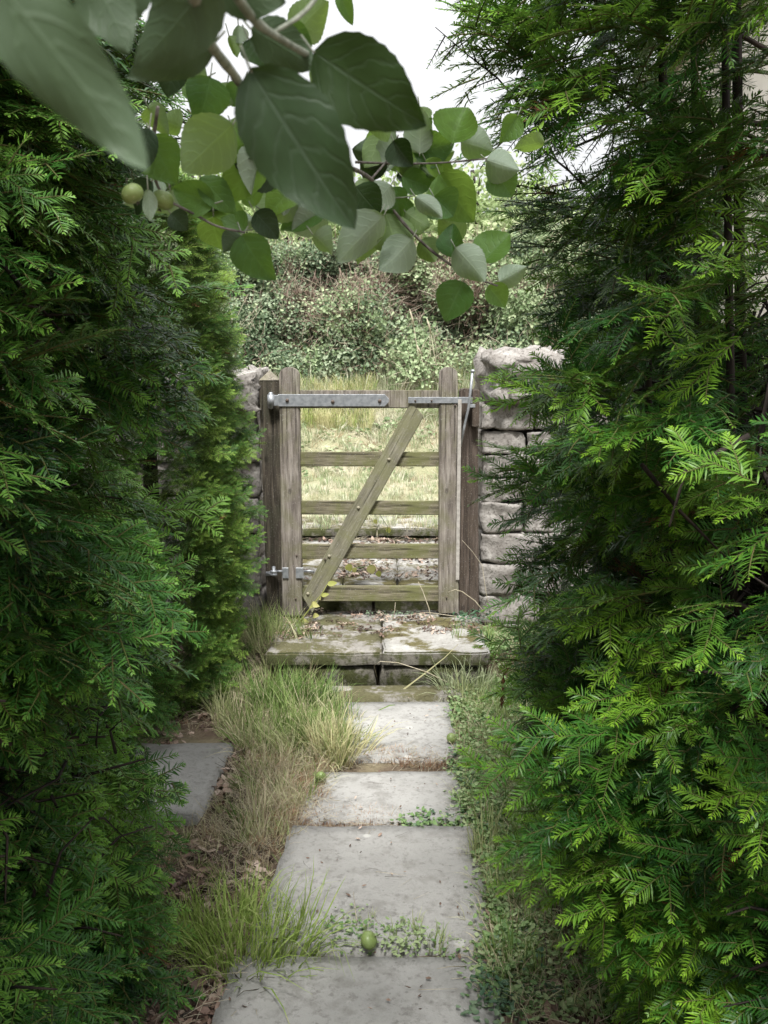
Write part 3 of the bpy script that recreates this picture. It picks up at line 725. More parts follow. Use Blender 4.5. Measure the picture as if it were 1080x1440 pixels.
A = np.stack([-.8 + rn(n, .38), -.35 + rn(n, .5), -.25 + rn(n, .38)], 1)
Nn = np.stack([-.5 + rn(n, .3), -.35 + rn(n, .3), .8 + rn(n, .2)], 1)
def stem(px0, py0, px1, py1, Y, r0, r1):
    b, t_ = at(px0, py0, Y), at(px1, py1, Y)
    m_ = (b + t_) / 2 + Vector((random.uniform(-.05, .05), random.uniform(-.05, .05), 0)); return ([b, m_, t_], [r0, (r0 + r1) / 2, r1])
stemsC = [stem(925, 1500, 930, -60, 1.95, .014, .008), stem(958, 1500, 912, 300, 1.9, .012, .006), stem(985, 1400, 975, 0, 2.1, .014, .008),
          stem(1010, 1500, 1018, -50, 1.8, .011, .007), stem(1050, 1450, 1035, -40, 2.0, .018, .010)]
stk = []
for _ in range(46):
    y, z = random.uniform(1.2, 2.3), random.uniform(.15, 2.7)
    stk.append(((.86 + random.uniform(-.1, .15), y, z - random.uniform(.0, .15)), (.53 + .24 * min(1, max(0, (1.75 - y) / .5)), y + random.uniform(-.15, .1), z)))
rt = yew('tall open yew close beside the camera filling the right edge of the path', (.7, 1.7, 0), P, Nn, A, ru(.8, 1.3, n) * np.interp(P[:, 1], [1.1, 1.9], [.72, 1.05]), VC, 300, stemsC, stk, 4)
k = 300; inner_twigs(rt, np.stack([ru(.75, 1.25, k), ru(1.2, 2.7, k), ru(.05, 1.5, k)], 1))

# second right yew behind it, thinner
n = 260
Y = ru(2.3, 3.5, n); Z = ru(.0, 2.8, n); X = .86 + np.abs(rn(n, .2)) + bumps(Y, Z, 51.5, 3.0) * .2
keep = bumps(Y, Z, 3.9, 2.2) < .22
P = np.stack([X, Y, Z], 1)[keep]; n = len(P)
A = np.stack([-.8 + rn(n, .4), -.3 + rn(n, .5), -.1 + rn(n, .4)], 1); Nn = np.stack([-.4 + rn(n, .3), -.3 + rn(n, .3), .8 + rn(n, .2)], 1)
yew('thin dark yew behind the tall open one on the right, before the stone wall', (1.0, 2.9, 0), P, Nn, A, ru(.8, 1.15, n), VC, 60,
    [([(1.0, 2.9, -.05), (1.02, 2.92, 2.8)], [.03, .012]), ([(1.15, 2.6, -.05), (1.2, 2.6, 2.8)], [.02, .01])], [], 5)

# long whips at the top of the right yew, thinly needled against the sky
def whip(tree, pts, nl=.010, sp=.009, mat=None, r=.0032):
    mb = MB(); pts = [Vector(p) for p in pts]
    mb.tube(pts, [r * (1 - .75 * i / (len(pts) - 1)) for i in range(len(pts))], 5, 1)
    rnd = random.Random(len(pts) * 31 + int(pts[0].x * 1000))
    for i in range(len(pts) - 1):
        a, b = pts[i], pts[i + 1]; m_ = (a + b) / 2; d = (b - a)
        for k in range(3):
            q = a + d * (k / 3); an = R(rnd.choice([-1, 1]) * rnd.uniform(35, 65)); s_ = Vector((0, 0, 1)).cross(d.normalized())
            dd = (d.normalized() * math.cos(an) + Vector((0, 0, 1)) * math.sin(an)).normalized()
            needle_shoot(mb, q, dd, Vector((.1, -1, .2)), d.length * rnd.uniform(.4, .9), nl, rnd, sp, .0016)
    return link('branch', mb.mesh('branch', [mat or M['yew_right'], M['yew_bark']]), tree)
for pts in ([(870, 180, 2.0), (800, 210, 1.95), (745, 165, 1.9), (700, 110, 1.9), (655, 75, 1.85), (612, 38, 1.85)],
            [(880, 60, 2.1), (800, 40, 2.0), (740, 55, 1.95), (690, 50, 1.9), (650, 42, 1.9)],
            [(900, 20, 2.2), (800, -10, 2.1), (730, 15, 2.1), (680, 8, 2.0), (640, -2, 2.0)],
            [(860, 300, 2.0), (800, 240, 2.0), (750, 200, 1.95), (710, 150, 1.95)],
            [(880, 140, 2.1), (820, 100, 2.0), (760, 100, 2.0), (716, 92, 2.0)],
            [(900, 0, 1.9), (840, -40, 1.9), (780, 20, 1.9), (750, 60, 1.9)]):
    whip(rt, [at(x, y, d) for x, y, d in pts])

# ------------------------------------------------------------------ grass, weeds, litter
def tuft_mesh(seed, n, h, spread, w, m, name='grass_tuft', bend=.7):
    rnd = random.Random(seed); mb = MB()
    for _ in range(n):
        a = rnd.uniform(0, 6.283); r = spread * .6 * rnd.random() ** .5; o = Vector((r * math.cos(a), r * math.sin(a), -.005))
        a += rnd.uniform(-.7, .7); hh = h * rnd.uniform(.45, 1.1); lean = rnd.uniform(.15, 1) * bend
        d = Vector((math.cos(a), math.sin(a), 0)); s_ = Vector((-d.y, d.x, 0)) * (w * rnd.uniform(.6, 1.15) * .5)
        pts = []
        for k in range(5):
            u = k / 4; th = lean * u * 1.5
            pts.append(o + d * (hh * lean * u * u * .75) + Vector((0, 0, hh * (u - .38 * lean * u * u * u * 1.25))))
        vs = []
        for k, p in enumerate(pts):
            ww = (1, 1, .85, .55, .08)[k]; vs += [p - s_ * ww, p + s_ * ww]
        mb.add(vs, [(2 * k, 2 * k + 1, 2 * k + 3, 2 * k + 2) for k in range(4)])
    return mb.mesh(name, m, True)
def leaf_clump(seed, n, rad, h, ls, m, name, lobed=True, flat=.5, stems=True):
    """small round leaves on short stalks"""
    rnd = random.Random(seed); mb = MB()
    for _ in range(n):
        a = rnd.uniform(0, 6.283); r = rad * rnd.random() ** .6; p = Vector((r * math.cos(a), r * math.sin(a), h * rnd.uniform(.25, 1)))
        nrm = Vector((rnd.uniform(-1, 1) * (1 - flat), rnd.uniform(-1, 1) * (1 - flat), 1)).normalized(); x = nrm.orthogonal().normalized()
        x.rotate(Matrix.Rotation(rnd.uniform(0, 6.28), 3, nrm)); y = nrm.cross(x); s_ = ls * rnd.uniform(.6, 1.15); K = 7; el = rnd.uniform(.5, .8)
        vs = [p - nrm * s_ * .15]
        for k in range(K):
            w = 6.283 * k / K; q = s_ * (.85 + (.18 if k % 2 else -.08) if lobed else .9)
            vs.append(p + x * math.cos(w) * q * .5 + y * math.sin(w) * q * .5 * el + nrm * rnd.uniform(-.04, .08) * s_)
        mb.add(vs, [(0, 1 + k, 1 + (k + 1) % K) for k in range(K)])
    return mb.mesh(name, m, True)
def litter_mesh(seed, n, rad, ls, m, name='dead_leaf'):
    rnd = random.Random(seed); mb = MB()
    for _ in range(n):
        a = rnd.uniform(0, 6.283); r = rad * rnd.random() ** .5; p = Vector((r * math.cos(a), r * math.sin(a), rnd.uniform(.002, .012)))
        x = Vector((rnd.uniform(-1, 1), rnd.uniform(-1, 1), rnd.uniform(-.4, .4))).normalized(); nn = Vector((rnd.uniform(-.5, .5), rnd.uniform(-.5, .5), 1)).normalized()
        y = nn.cross(x).normalized(); L_, w = ls * rnd.uniform(.5, 1.3), ls * rnd.uniform(.15, .4); cu = rnd.uniform(.0, .45) * w
        vs = [p - x * L_ / 2, p - x * L_ * .1 - y * w + nn * cu, p - x * L_ * .1 - nn * .002, p - x * L_ * .1 + y * w + nn * cu, p + x * L_ * .3 - y * w * .6 + nn * cu, p + x * L_ * .3 + y * w * .6 + nn * cu, p + x * L_ / 2 + nn * cu]
        mb.add(vs, [(0, 2, 1), (0, 3, 2), (1, 2, 4), (2, 3, 5), (2, 5, 6, 4)])
    return mb.mesh(name, m, True)
def stick_mesh(seed, n, rad, L, m, name='dry_stalk', r=.0012, flat=.3):
    rnd = random.Random(seed); mb = MB()
    for _ in range(n):
        a = rnd.uniform(0, 6.283); q = rad * rnd.random() ** .5; p = Vector((q * math.cos(a), q * math.sin(a), rnd.uniform(.002, .015)))
        b = rnd.uniform(0, 6.283); d = Vector((math.cos(b), math.sin(b), rnd.uniform(0, flat))) * L * rnd.uniform(.4, 1.2)
        mb.tube([p, p + d * .5 + Vector((rnd.uniform(-.1, .1) * L, rnd.uniform(-.1, .1) * L, rnd.uniform(0, .1) * L)), p + d], [r, r * .8, r * .4], 3)
    return mb.mesh(name, m, True)
HID = {}
def mass(name, label, polys, per, meshes, scale=(.8, 1.2), z=None, weights=None, group=None, parent=None, tilt=.12, zo=0, clump=None, avoid=None):
    """polys: px outlines on the ground at height 0 (or world outlines), per = count in each"""
    P = []
    for poly, cnt in zip(polys, per):
        w = [onz(x, y, 0) if not isinstance(poly, tuple) else Vector((x, y, 0)) for x, y in poly]
        x0, x1 = min(p.x for p in w), max(p.x for p in w); y0, y1 = min(p.y for p in w), max(p.y for p in w); k = 0; tries = 0
        while k < cnt and tries < cnt * 60:
            tries += 1; x, y = random.uniform(x0, x1), random.uniform(y0, y1); ins = False; j = len(w) - 1
            for i in range(len(w)):
                if (w[i].y > y) != (w[j].y > y) and x < (w[j].x - w[i].x) * (y - w[i].y) / (w[j].y - w[i].y) + w[i].x: ins = not ins
                j = i
            if not ins: continue
            if clump is not None and noise.noise(Vector((x * clump, y * clump, 5.5))) < random.uniform(-.35, .25): continue
            if avoid and avoid(x, y): continue
            P.append((x, y, (terrain(x, y) if z is None else z) + zo)); k += 1
    n = len(P); P = np.array(P)
    E = np.stack([RNG.normal(0, tilt, n), RNG.normal(0, tilt, n), RNG.uniform(0, 6.283, n)], 1)
    pr = np.array(weights or [1] * len(meshes), float); vid = RNG.choice(len(meshes), n, p=pr / pr.sum())
    root = empty(name, (float(P[:, 0].mean()), float(P[:, 1].mean()), float(P[:, 2].min()))) if False else None
    srcs = []
    # the source pieces are real members of the mass, joined under it
    sc = RNG.uniform(*scale, n)
    o = scatter(name, P, E, sc, vid, [src_obj(m) for m in meshes], parent)
    return tag(o, label, None, group, 'stuff')
def src_obj(me):
    if me.name not in HID: HID[me.name] = bpy.data.objects.new(me.name + '_piece', me)
    return HID[me.name]

G_short = [tuft_mesh(1 + i, 16, .10, .05, .0032, M['grass_green']) for i in range(3)]
G_long = [tuft_mesh(11 + i, 20, .20, .07, .0042, M['grass_green']) for i in range(3)]
G_straw = [tuft_mesh(21 + i, 14, .10, .09, .0026, M['grass_straw'], bend=1.5) for i in range(3)]
G_straw_l = [tuft_mesh(31 + i, 12, .19, .06, .0028, M['grass_straw'], bend=.9) for i in range(2)]
G_red = [tuft_mesh(41 + i, 18, .055, .05, .0024, M['grass_red'], bend=1.3) for i in range(2)]
G_pale = [tuft_mesh(51 + i, 16, .13, .10, .006, M['grass_pale'], bend=1.0) for i in range(3)]
G_pale_l = [tuft_mesh(61 + i, 14, .36, .12, .008, M['grass_pale'], bend=.7) for i in range(3)]
CL = [leaf_clump(i, 16, .06, .05, .021, M['clover'], 'clover_leaves') for i in range(3)]
IV = [leaf_clump(10 + i, 14, .055, .045, .024, M['ivy'], 'creeper_leaves') for i in range(3)]
LT = [litter_mesh(i, 12, .07, .035, M['litter'], 'dead_leaves') for i in range(2)] + [litter_mesh(5 + i, 14, .07, .03, M['litter_dark'], 'dark_dead_leaves') for i in range(2)]
SK = [stick_mesh(i, 7, .06, .10, M['dry_stem']) for i in range(2)]
SKd = [stick_mesh(10 + i, 6, .06, .09, M['twig'], 'thin_twigs') for i in range(2)]

mass('grass', 'green and straw grass on the verge left of the path', [[(335, 1060), (480, 1085), (512, 1040), (470, 985), (380, 950), (300, 975), (310, 1035)], [(330, 960), (450, 975), (440, 930), (380, 915), (320, 925)]],
     [330, 90], G_short + G_long + G_straw + G_straw_l, weights=[2, 2, 2, 2, 2, 2, 2, 2, 2, 1.5, 1.5], tilt=.3)
mass('grass', 'dry straw coloured grass at the middle of the left verge', [[(325, 1195), (400, 1195), (430, 1150), (470, 1085), (345, 1060), (340, 1130)]],
     [420], G_straw + G_red + G_straw_l + G_short + SK, weights=[2, 2, 2, 2, 2, .8, .8, .9, .9, .9, 2, 2], tilt=.45, scale=(.6, 1.1))
mass('grass', 'flattened straw and short grass over the soil under the left yews', [[(230, 1330), (400, 1345), (400, 1200), (330, 1170), (225, 1170)], [(280, 1200), (345, 1150), (350, 1050), (335, 1045)], [(230, 1045), (420, 960), (380, 905), (220, 930), (120, 1000)]],
     [160, 60, 150], G_straw + SK + G_red + G_short, weights=[2, 2, 2, 3, 3, 1, 1, .6, .6, .6], tilt=.5, scale=(.5, .9))
mass('grass', 'bright short grass and clover spilling onto the flagstones on the right', [[(650, 1160), (640, 1080), (630, 970), (690, 925), (740, 1000), (740, 1160)], [(688, 1440), (672, 1250), (664, 1165), (740, 1160), (760, 1440)]],
     [520, 180], G_short + G_straw + CL, weights=[2, 2, 2, 2, 2, 2, 2.5, 2.5, 2.5], tilt=.3, scale=(.6, 1.1))
mass('grass', 'short reddish dry grass growing in the joints between flagstones', [[(400, 1168), (560, 1166), (560, 1148), (400, 1148)], [(430, 1100), (500, 1075), (645, 1082), (650, 1064), (500, 1062), (440, 1060)], [(405, 1165), (460, 1130), (430, 1085), (390, 1130)]],
     [260, 260, 160], G_red + SK, weights=[4, 4, 1, 1], scale=(.5, 1.0))
mass('grass', 'grass and weeds on the verge right of the path under yew sprays', [[(648, 1160), (655, 1080), (640, 990), (625, 960), (660, 925), (800, 930), (860, 1000), (900, 1160)], [(690, 1440), (672, 1250), (664, 1165), (900, 1160), (1000, 1440)]],
     [1500, 600], G_short + G_long + G_straw + CL, weights=[2, 2, 2, .35, .35, .35, 2, 2, 2, 4, 4, 4], scale=(.55, 1.05))
mass('ground_cover', 'small round leaved weeds along the right edge of the flagstones', [[(640, 1160), (640, 1060), (700, 1060), (720, 1200)], [(650, 1440), (690, 1300), (760, 1300), (780, 1440)], [(560, 1168), (690, 1172), (690, 1150), (560, 1153)]],
     [90, 50, 36], CL + IV, scale=(.6, 1.1))
mass('ground_cover', 'green creeping weeds in the nearest flagstone joint', [[(450, 1345), (620, 1362), (620, 1332), (560, 1310), (470, 1300), (440, 1310)], [(620, 1356), (700, 1356), (690, 1338), (630, 1338)]],
     [46, 6], CL + G_short[:1], scale=(.4, .85), z=.02)
mass('leaf_litter', 'brown dead leaves and twigs under the left yews', [[(120, 1500), (330, 1500), (345, 1400), (300, 1330), (180, 1310)], [(220, 1330), (400, 1345), (350, 1200), (270, 1170)], [(230, 1060), (420, 950), (380, 905), (220, 930), (120, 1000)], [(285, 1150), (345, 1130), (350, 1050), (335, 1045)]],
     [220, 90, 170, 40], LT + SK + SKd, weights=[2, 2, 2, 2, .5, .5, .6, .6])
mass('leaf_litter', 'dead leaves and needles on the ground under the right yews', [[(680, 1500), (1100, 1500), (1500, 1300), (900, 1000), (760, 960), (690, 1200)]],
     [600], LT + SK + SKd, weights=[2, 2, 2, 2, 1, 1, 1.5, 1.5])
mass('leaf_litter', 'a few dry crumbs and stalks scattered over the flagstones', [[(330, 1440), (690, 1440), (640, 986), (490, 986)]], [75], [litter_mesh(40, 2, .05, .014, M['litter_dark'], 'crumbs'), litter_mesh(41, 2, .06, .018, M['litter'], 'leaf_crumbs'), stick_mesh(42, 1, .05, .07, M['twig'], 'fallen_twigs', r=.0008, flat=.05), stick_mesh(43, 1, .05, .09, M['dry_stem'], 'fallen_straw', r=.0008, flat=.05)], z=Zp + .006, scale=(.5, 1.0), tilt=.03)
xs0, xs1 = at(380, 880, YG).x, at(672, 880, YG).x
mass('leaf_litter', 'brown crumbs of leaf and soil on the step below the gate', [((xs0, YF + .18), (xs1, YF + .30), (xs1, YG + .1), (xs0, YG + .1))], [150], LT + SKd, z=ZT + .004, scale=(.3, .7))
mass('leaf_litter', 'dead leaves and stalks on the steps behind the gate', [((xs0, Y2 + .15), (xs1 + .1, Y2 + .15), (xs1 + .1, Y3 + .05), (xs0, Y3 + .05))], [190], LT + SK, z=Z2 + .004, scale=(.5, 1.2))
mass('grass', 'dry straw and stalks hanging over the farthest step', [((xs0 - .1, Y3 - .02), (xs1 + .15, Y3 - .02), (xs1 + .15, Y3 + .7), (xs0 - .1, Y3 + .7))], [150], G_straw + SK + G_pale, z=Z3 + .0, scale=(.5, 1.0), clump=2.5)
mass('grass', 'pale cropped grass of the lawn beyond the steps', [((-3, Y3 + .35), (3, Y3 + .35), (4, YB), (-4, YB))], [3000], G_pale + G_straw + CL[:1], weights=[3, 3, 3, 2, 2, 2, .6], scale=(.45, .9))
mass('grass', 'dry mottled grass on the slope of the bank', [((-4, YB - .1), (4, YB - .1), (4, YB + 1.7), (-4, YB + 1.7))], [3300], G_pale + G_straw + G_red + [leaf_clump(30, 20, .12, .06, .05, M['bramble_light'], 'pale_weeds')], weights=[2, 2, 2, 2.2, 2.2, 2.2, 1.4, 1.4, 1.2], scale=(.8, 1.5), tilt=.3)
mass('grass', 'long green grass along the top of the bank', [((-4, YB + 1.1), (4, YB + 1.1), (4.5, YB + 2.45), (-4.5, YB + 2.45))], [2000], G_pale_l + [tuft_mesh(71, 18, .34, .1, .008, M['grass_green'])] + G_straw_l, scale=(.55, 1.15), weights=[1, 1, 1, 1, 1, 1])
mass('grass', 'patches of greener grass high on the bank slope', [((-1.1, YB + .9), (-.15, YB + .8), (-.1, YB + 1.6), (-1.2, YB + 1.6))], [160], [tuft_mesh(72, 18, .3, .1, .008, M['grass_tuft'])], scale=(.7, 1.1))

def tuft(label, px, py, n, h, spread, w, m, rad, cnt, sc=(.8, 1.15), group=None, z=None, meshes=None, bend=.85):
    """one clump of long grass, all its blades in one mesh"""
    c = onz(px, py, 0); mb = MB(); rnd = random.Random(int(px * 7 + py)); ms = meshes or [tuft_mesh(int(px) + i, n, h, spread, w, m, bend=bend) for i in range(3)]
    for k in range(cnt):
        me = rnd.choice(ms); a = rnd.uniform(0, 6.283); r = rad * rnd.random() ** .6; s_ = rnd.uniform(*sc)
        off = Vector((c.x + r * math.cos(a) * 1.25, c.y + r * math.sin(a), 0)); rot = Matrix.Rotation(rnd.uniform(0, 6.28), 3, 'Z')
        lean = Matrix.Rotation(r / rad * .45, 3, Vector((-math.sin(a), math.cos(a), 0)))
        z0 = terrain(off.x, off.y) if z is None else z
        mb.add([(lean @ (rot @ Vector(v.co))) * s_ + off + Vector((0, 0, z0)) for v in me.vertices], [tuple(p.vertices) for p in me.polygons])
    o = link('grass_tuft', mb.mesh('grass_tuft', m)); return tag(o, label, 'grass tuft', 'grass tufts beside the path')
tuft('big bright green tuft of long grass beside the two nearest flagstones', 338, 1335, 16, .20, .10, .0038, M['grass_tuft'], .14, 50, bend=1.15)
tuft('green grass tuft leaning over the path just below the step on the left', 462, 1068, 20, .22, .07, .005, M['grass_tuft'], .085, 20)
tuft('loose grass tuft growing against the left end of the mossy step', 410, 1000, 18, .24, .07, .0045, M['grass_green'], .12, 20)
tuft('pale grass tuft at the right end of the mossy step', 655, 975, 18, .22, .08, .0045, M['grass_pale'], .10, 16)

# single long blades and dead stalks
def stalk(label, pts, r, m, cat='stalk', name='dead_stalk', flat=False):
    mb = MB(); mb.tube(pts, [r * (1 - .6 * i / (len(pts) - 1)) for i in range(len(pts))], 5); return tag(link(name, mb.mesh(name, m)), label, cat)
def blade(label, pts, w, m):
    mb = MB(); n = len(pts); vs = []
    for i, p in enumerate(pts):
        p = Vector(p); t = (Vector(pts[min(i + 1, n - 1)]) - Vector(pts[max(i - 1, 0)])).normalized(); s_ = t.cross(Vector((.2, -1, .5))).normalized()
        ww = w * (1 - (i / (n - 1)) ** 2 * .92); vs += [p - s_ * ww, p + Vector((0, 0, -w * .5)), p + s_ * ww]
    fs = [(3 * i + a, 3 * i + a + 1, 3 * i + a + 4, 3 * i + a + 3) for i in range(n - 1) for a in (0, 1)]
    mb.add(vs, fs); return tag(link('long_grass', mb.mesh('long_grass', m)), label, 'grass blade')
yb = YF - .07
blade('long green grass blade arching across the dark riser of the step', [at(515, 1010, yb), at(560, 975, yb), at(600, 945, yb), at(625, 925, yb), at(645, 905, yb + .02)], .0035, M['grass_tuft'])
blade('dark grass blade lying over the flagstone below the step', [at(545, 1012, YF - .3), at(530, 1000, YF - .3), at(548, 992, YF - .3), at(556, 991, YF - .3)], .004, M['grass_green'])
stalk('pale bent straw in front of the riser right of the middle joint', [at(630, 960, yb), at(600, 945, yb), at(560, 932, yb), at(535, 930, yb), at(526, 936, yb), at(530, 952, yb)], .0022, M['dry_stem'])
stalk('pale seed stalk rising in front of the bottom rail of the gate', [at(610, 890, YG - .12), at(603, 855, YG - .12), at(594, 830, YG - .12), at(588, 818, YG - .12)], .0035, M['dry_stem'])
stalk('short pale stalk upright on the soil under the bottom rail', [at(552, 872, YG - .1), at(555, 860, YG - .1), at(556, 847, YG - .1)], .0022, M['dry_stem'])
stalk('long pale stalk arching from the latch post towards the yew', [at(685, 866, YG - .1), at(668, 845, YG - .1), at(650, 832, YG - .1), at(640, 829, YG - .1), at(630, 833, YG - .1)], .003, M['dry_stem'])
stalk('thin pale stalk lying on the soil along the foot of the gate', [at(690, 884, YG - .12), at(650, 868, YG - .12), at(600, 861, YG - .12), at(570, 866, YG - .12), at(563, 876, YG - .12)], .0022, M['dry_stem'])
stalk('tall pale straw beside the coursed stones right of the gate', [at(690, 868, YG - .08), at(683, 830, YG - .08), at(678, 795, YG - .08), at(664, 775, YG - .08), at(650, 760, YG - .08)], .002, M['dry_stem'])
stalk('thick pale root lying on soil beside the big grass tuft', [onz(300, 1352, .015), onz(325, 1346, .03), onz(342, 1357, .03), onz(352, 1350, .02)], .0045, M['dry_stem'], 'root', 'dead_root')
stalk('fine pale root hanging over the dark litter in the bottom left', [onz(236, 1300, .03), onz(243, 1340, .03), onz(240, 1372, .03), onz(232, 1392, .02)], .002, M['dry_stem'], 'root', 'dead_root')
stalk('short pale straw standing on the second flagstone', [onz(502, 1300, .04), onz(499, 1275, .05), onz(497, 1254, .05)], .0013, M['dry_stem'])
for (a, b, h, lb) in ((590, 460, 1, 'tall pale seed head on the bank above the gate middle'), (614, 470, 1.1, 'tallest pale grass seed head on the bank left of the latch stile'), (600, 500, .9, 'shorter seed head between the tall ones on the bank')):
    p = at(a, 560, YB + 1.6); q = at(a - 8, b, YB + 1.5)
    mb = MB(); mb.tube([p, (p + q) / 2 + Vector((.03, 0, 0)), q], [.005, .004, .003], 4); rr_ = random.Random(a)
    mb.tube([q, q.lerp(p, -.12) + Vector((-.01, 0, 0)), q.lerp(p, -.25) + Vector((-.03, 0, 0))], [.006, .012, .003], 6)
    tag(link('seed_head', mb.mesh('seed_head', M['dry_stem'])), lb, 'grass stalk')

# creeper patches at the gate foot
def clump_obj(label, name, cat, spots, meshes, m, Yp=None, sc=(.6, 1), group=None, z=None):
    mb = MB(); rnd = random.Random(len(spots) + int(spots[0][0]))
    for x, y in spots:
        c = onz(x, y, z); me = rnd.choice(meshes); rot = Matrix.Rotation(rnd.uniform(0, 6.28), 3, 'Z'); s_ = rnd.uniform(*sc)
        mb.add([(rot @ Vector(v.co)) * s_ + c for v in me.vertices], [tuple(p.vertices) for p in me.polygons])
    return tag(link('ground_cover', mb.mesh('ground_cover', m)), label, None, group, 'stuff')
clump_obj('grey green creeper with round leaves on the soil under the bottom rail', 'creeper_plant', 'creeper', [(520, 868), (535, 866), (548, 870), (560, 866), (572, 868), (582, 866), (593, 868)], IV, M['ivy'], z=ZT + .005, sc=(.45, .7), group='creepers at the foot of the gate')
clump_obj('blue green creeper with round leaves at the foot of the latch post', 'creeper_plant', 'creeper', [(650, 872), (657, 868), (664, 874), (668, 862), (674, 868), (680, 874), (672, 850), (690, 872), (655, 880), (668, 880)], IV, M['ivy'], z=ZT + .01, sc=(.7, 1.2), group='creepers at the foot of the gate')
clump_obj('small seedling patch on the flagstone joint by the right verge', 'creeper_plant', 'creeper', [(700, 1395), (690, 1410), (705, 1425), (715, 1410)], IV, M['ivy'], z=.03, sc=(.5, .9))

# young vine with yellow green leaves at the hinge side
vn = empty('young_vine', at(425, 880, YG - .1)); tag(vn, 'young climbing vine with yellow green leaves at the foot of the brace', 'vine')
vp = [at(415, 885, YG - .12), at(428, 866, YG - .1), at(440, 850, YG - .08), at(452, 836, YG - .06), at(460, 822, YG - .05)]
mb = MB(); mb.tube(vp, [.003, .003, .0025, .002, .0015], 5); link('stem', mb.mesh('stem', M['vine_leaf']), vn)
def small_leaf(L, w, m, name='leaf', serr=0, n=6):
    mb = MB(); vs, fs, uv = [], [], []
    for i in range(n + 1):
        u = i / n; hw = w * (math.sin(math.pi * u ** .75) ** .8 if 0 < u < 1 else .02)
        for s_ in (-1, 0, 1):
            vs.append((u * L, s_ * hw, -.22 * abs(s_) * hw * -1 - .25 * L * u * u * .5)); uv.append((u, .5 + .5 * s_))
    for i in range(n):
        for a in (0, 1): k = i * 3 + a; fs.append((k, k + 3, k + 4, k + 1))
    mb.add(vs, fs, uv); return mb.mesh(name, m)
vl = small_leaf(.05, .014, M['vine_leaf'])
for (x, y, da) in [(438, 850, 0), (438, 850, 1.2), (438, 850, -1.1), (452, 838, .3), (452, 838, -1.3), (423, 872, .1), (423, 872, 1.3), (423, 872, -1.2), (423, 872, 2.6), (440, 866, -.5), (404, 880, 2.8), (404, 880, 1.8), (460, 822, .6), (398, 888, -2.4)]:
    link('leaf', vl, vn, at(x, y, YG - .1), (R(60), R(random.uniform(-20, 20)), da - .4), random.uniform(.8, 1.15))
vn2 = empty('bindweed', at(500, 810, YG + .3)); tag(vn2, 'thin bindweed with heart shaped leaves seen between the two lowest rails', 'vine')
mb = MB(); mb.tube([at(485, 822, YG + .3), at(492, 800, YG + .28), at(520, 796, YG + .26), at(545, 780, YG + .24), at(545, 740, YG + .2), at(528, 715, YG + .15)], .0016, 4); link('stem', mb.mesh('stem', M['clover']), vn2)
for x, y, s_ in ((489, 793, 1), (497, 798, .7), (520, 794, 1.25), (531, 803, .8), (545, 742, .7), (527, 730, .6)):
    link('leaf', vl, vn2, at(x, y, YG + .26), (R(80), R(70), random.uniform(-.5, .5)), (s_ * .9, s_ * 1.5, s_))

# ------------------------------------------------------------------ bramble hedge on the bank, trees behind, house
BRL = [leaf_clump(80 + i, 34, .17, .18, .048, M['bramble'], 'bramble_leaves', flat=.2) for i in range(3)]
BRP = [leaf_clump(90 + i, 32, .17, .18, .052, M['bramble_light'], 'pale_bramble_leaves', flat=.2) for i in range(3)]
BRS = [stick_mesh(60 + i, 16, .14, .22, M['bramble_stem'], 'bramble_stems', r=.004, flat=1.5) for i in range(3)]
BRG = [stick_mesh(66, 9, .14, .34, M['dry_stem'], 'pale_stalks', r=.003, flat=2.0)]
n = 6400
X = ru(-4.6, 4.6, n); U = ru(0, 1, n); y0 = YB + 2.05
prof = np.array([noise.noise(Vector((x * .7, 2.2, 0))) * .5 + noise.noise(Vector((x * 2.3, 5.2, 0))) * .14 for x in X])
H = 1.42 + prof; z0 = ZL + 1.0
Zb = z0 + H * (1 - (1 - U) ** 1.0) - .15; Yb_ = y0 + .9 * U ** 1.5 + np.array([noise.noise(Vector((a * 1.6, c * 1.9, 8))) for a, c in zip(X, Zb)]) * .85 + np.abs(rn(n, .1))
topm = ru(0, 1, n) < .25; Yb_ = np.where(topm, y0 + .9 + ru(0, 1.2, n), Yb_); Zb = np.where(topm, z0 + H - .15, Zb)
P = np.stack([X, Yb_, Zb], 1)
A = np.stack([rn(n), rn(n), rn(n)], 1); Nn = np.stack([rn(n, .4), -.9 + rn(n, .3), .6 + rn(n, .4)], 1)
patch = np.exp(-(((X - .1) / 1.25) ** 2 + ((Zb - (z0 + .72)) / .6) ** 2)) + np.array([noise.noise(Vector((a * 1.4, c * 1.4, 31))) for a, c in zip(X, Zb)]) * .6
rr = ru(0, 1, n)
lightp = np.array([noise.noise(Vector((a * 1.1, c * 1.5, 61))) for a, c in zip(X, Zb)]) + .25 * (X > 1.0)
vid = np.where(rr < np.clip(patch * .62, .14, .6), RNG.integers(6, 9, n), np.where(lightp + rn(n, .15) > .05, RNG.integers(3, 6, n), RNG.integers(0, 3, n)))
vid = np.where(ru(0, 1, n) < .05, 9, vid)
o = scatter('bramble_thicket', P, eulers(A, Nn), ru(.7, 1.25, n), vid, [src_obj(m) for m in BRL + BRP + BRS + BRG])
tag(o, 'dense tangle of brambles and red brown stems on the bank beyond the gate', kind='stuff')
mb = MB(); vs = []; xs = np.linspace(-5, 5, 60)
for j in range(8):
    for x in xs:
        h = 1.32 + noise.noise(Vector((x * .7, 2.2, 0))) * .5; u = j / 7; vs.append((x, y0 + .35 + .9 * u ** 1.5 + nz(x, u, 4, 2) * .2, z0 - .3 + h * u * 1.05))
fs = [(j * 60 + i, j * 60 + i + 1, (j + 1) * 60 + i + 1, (j + 1) * 60 + i) for j in range(7) for i in range(59)]
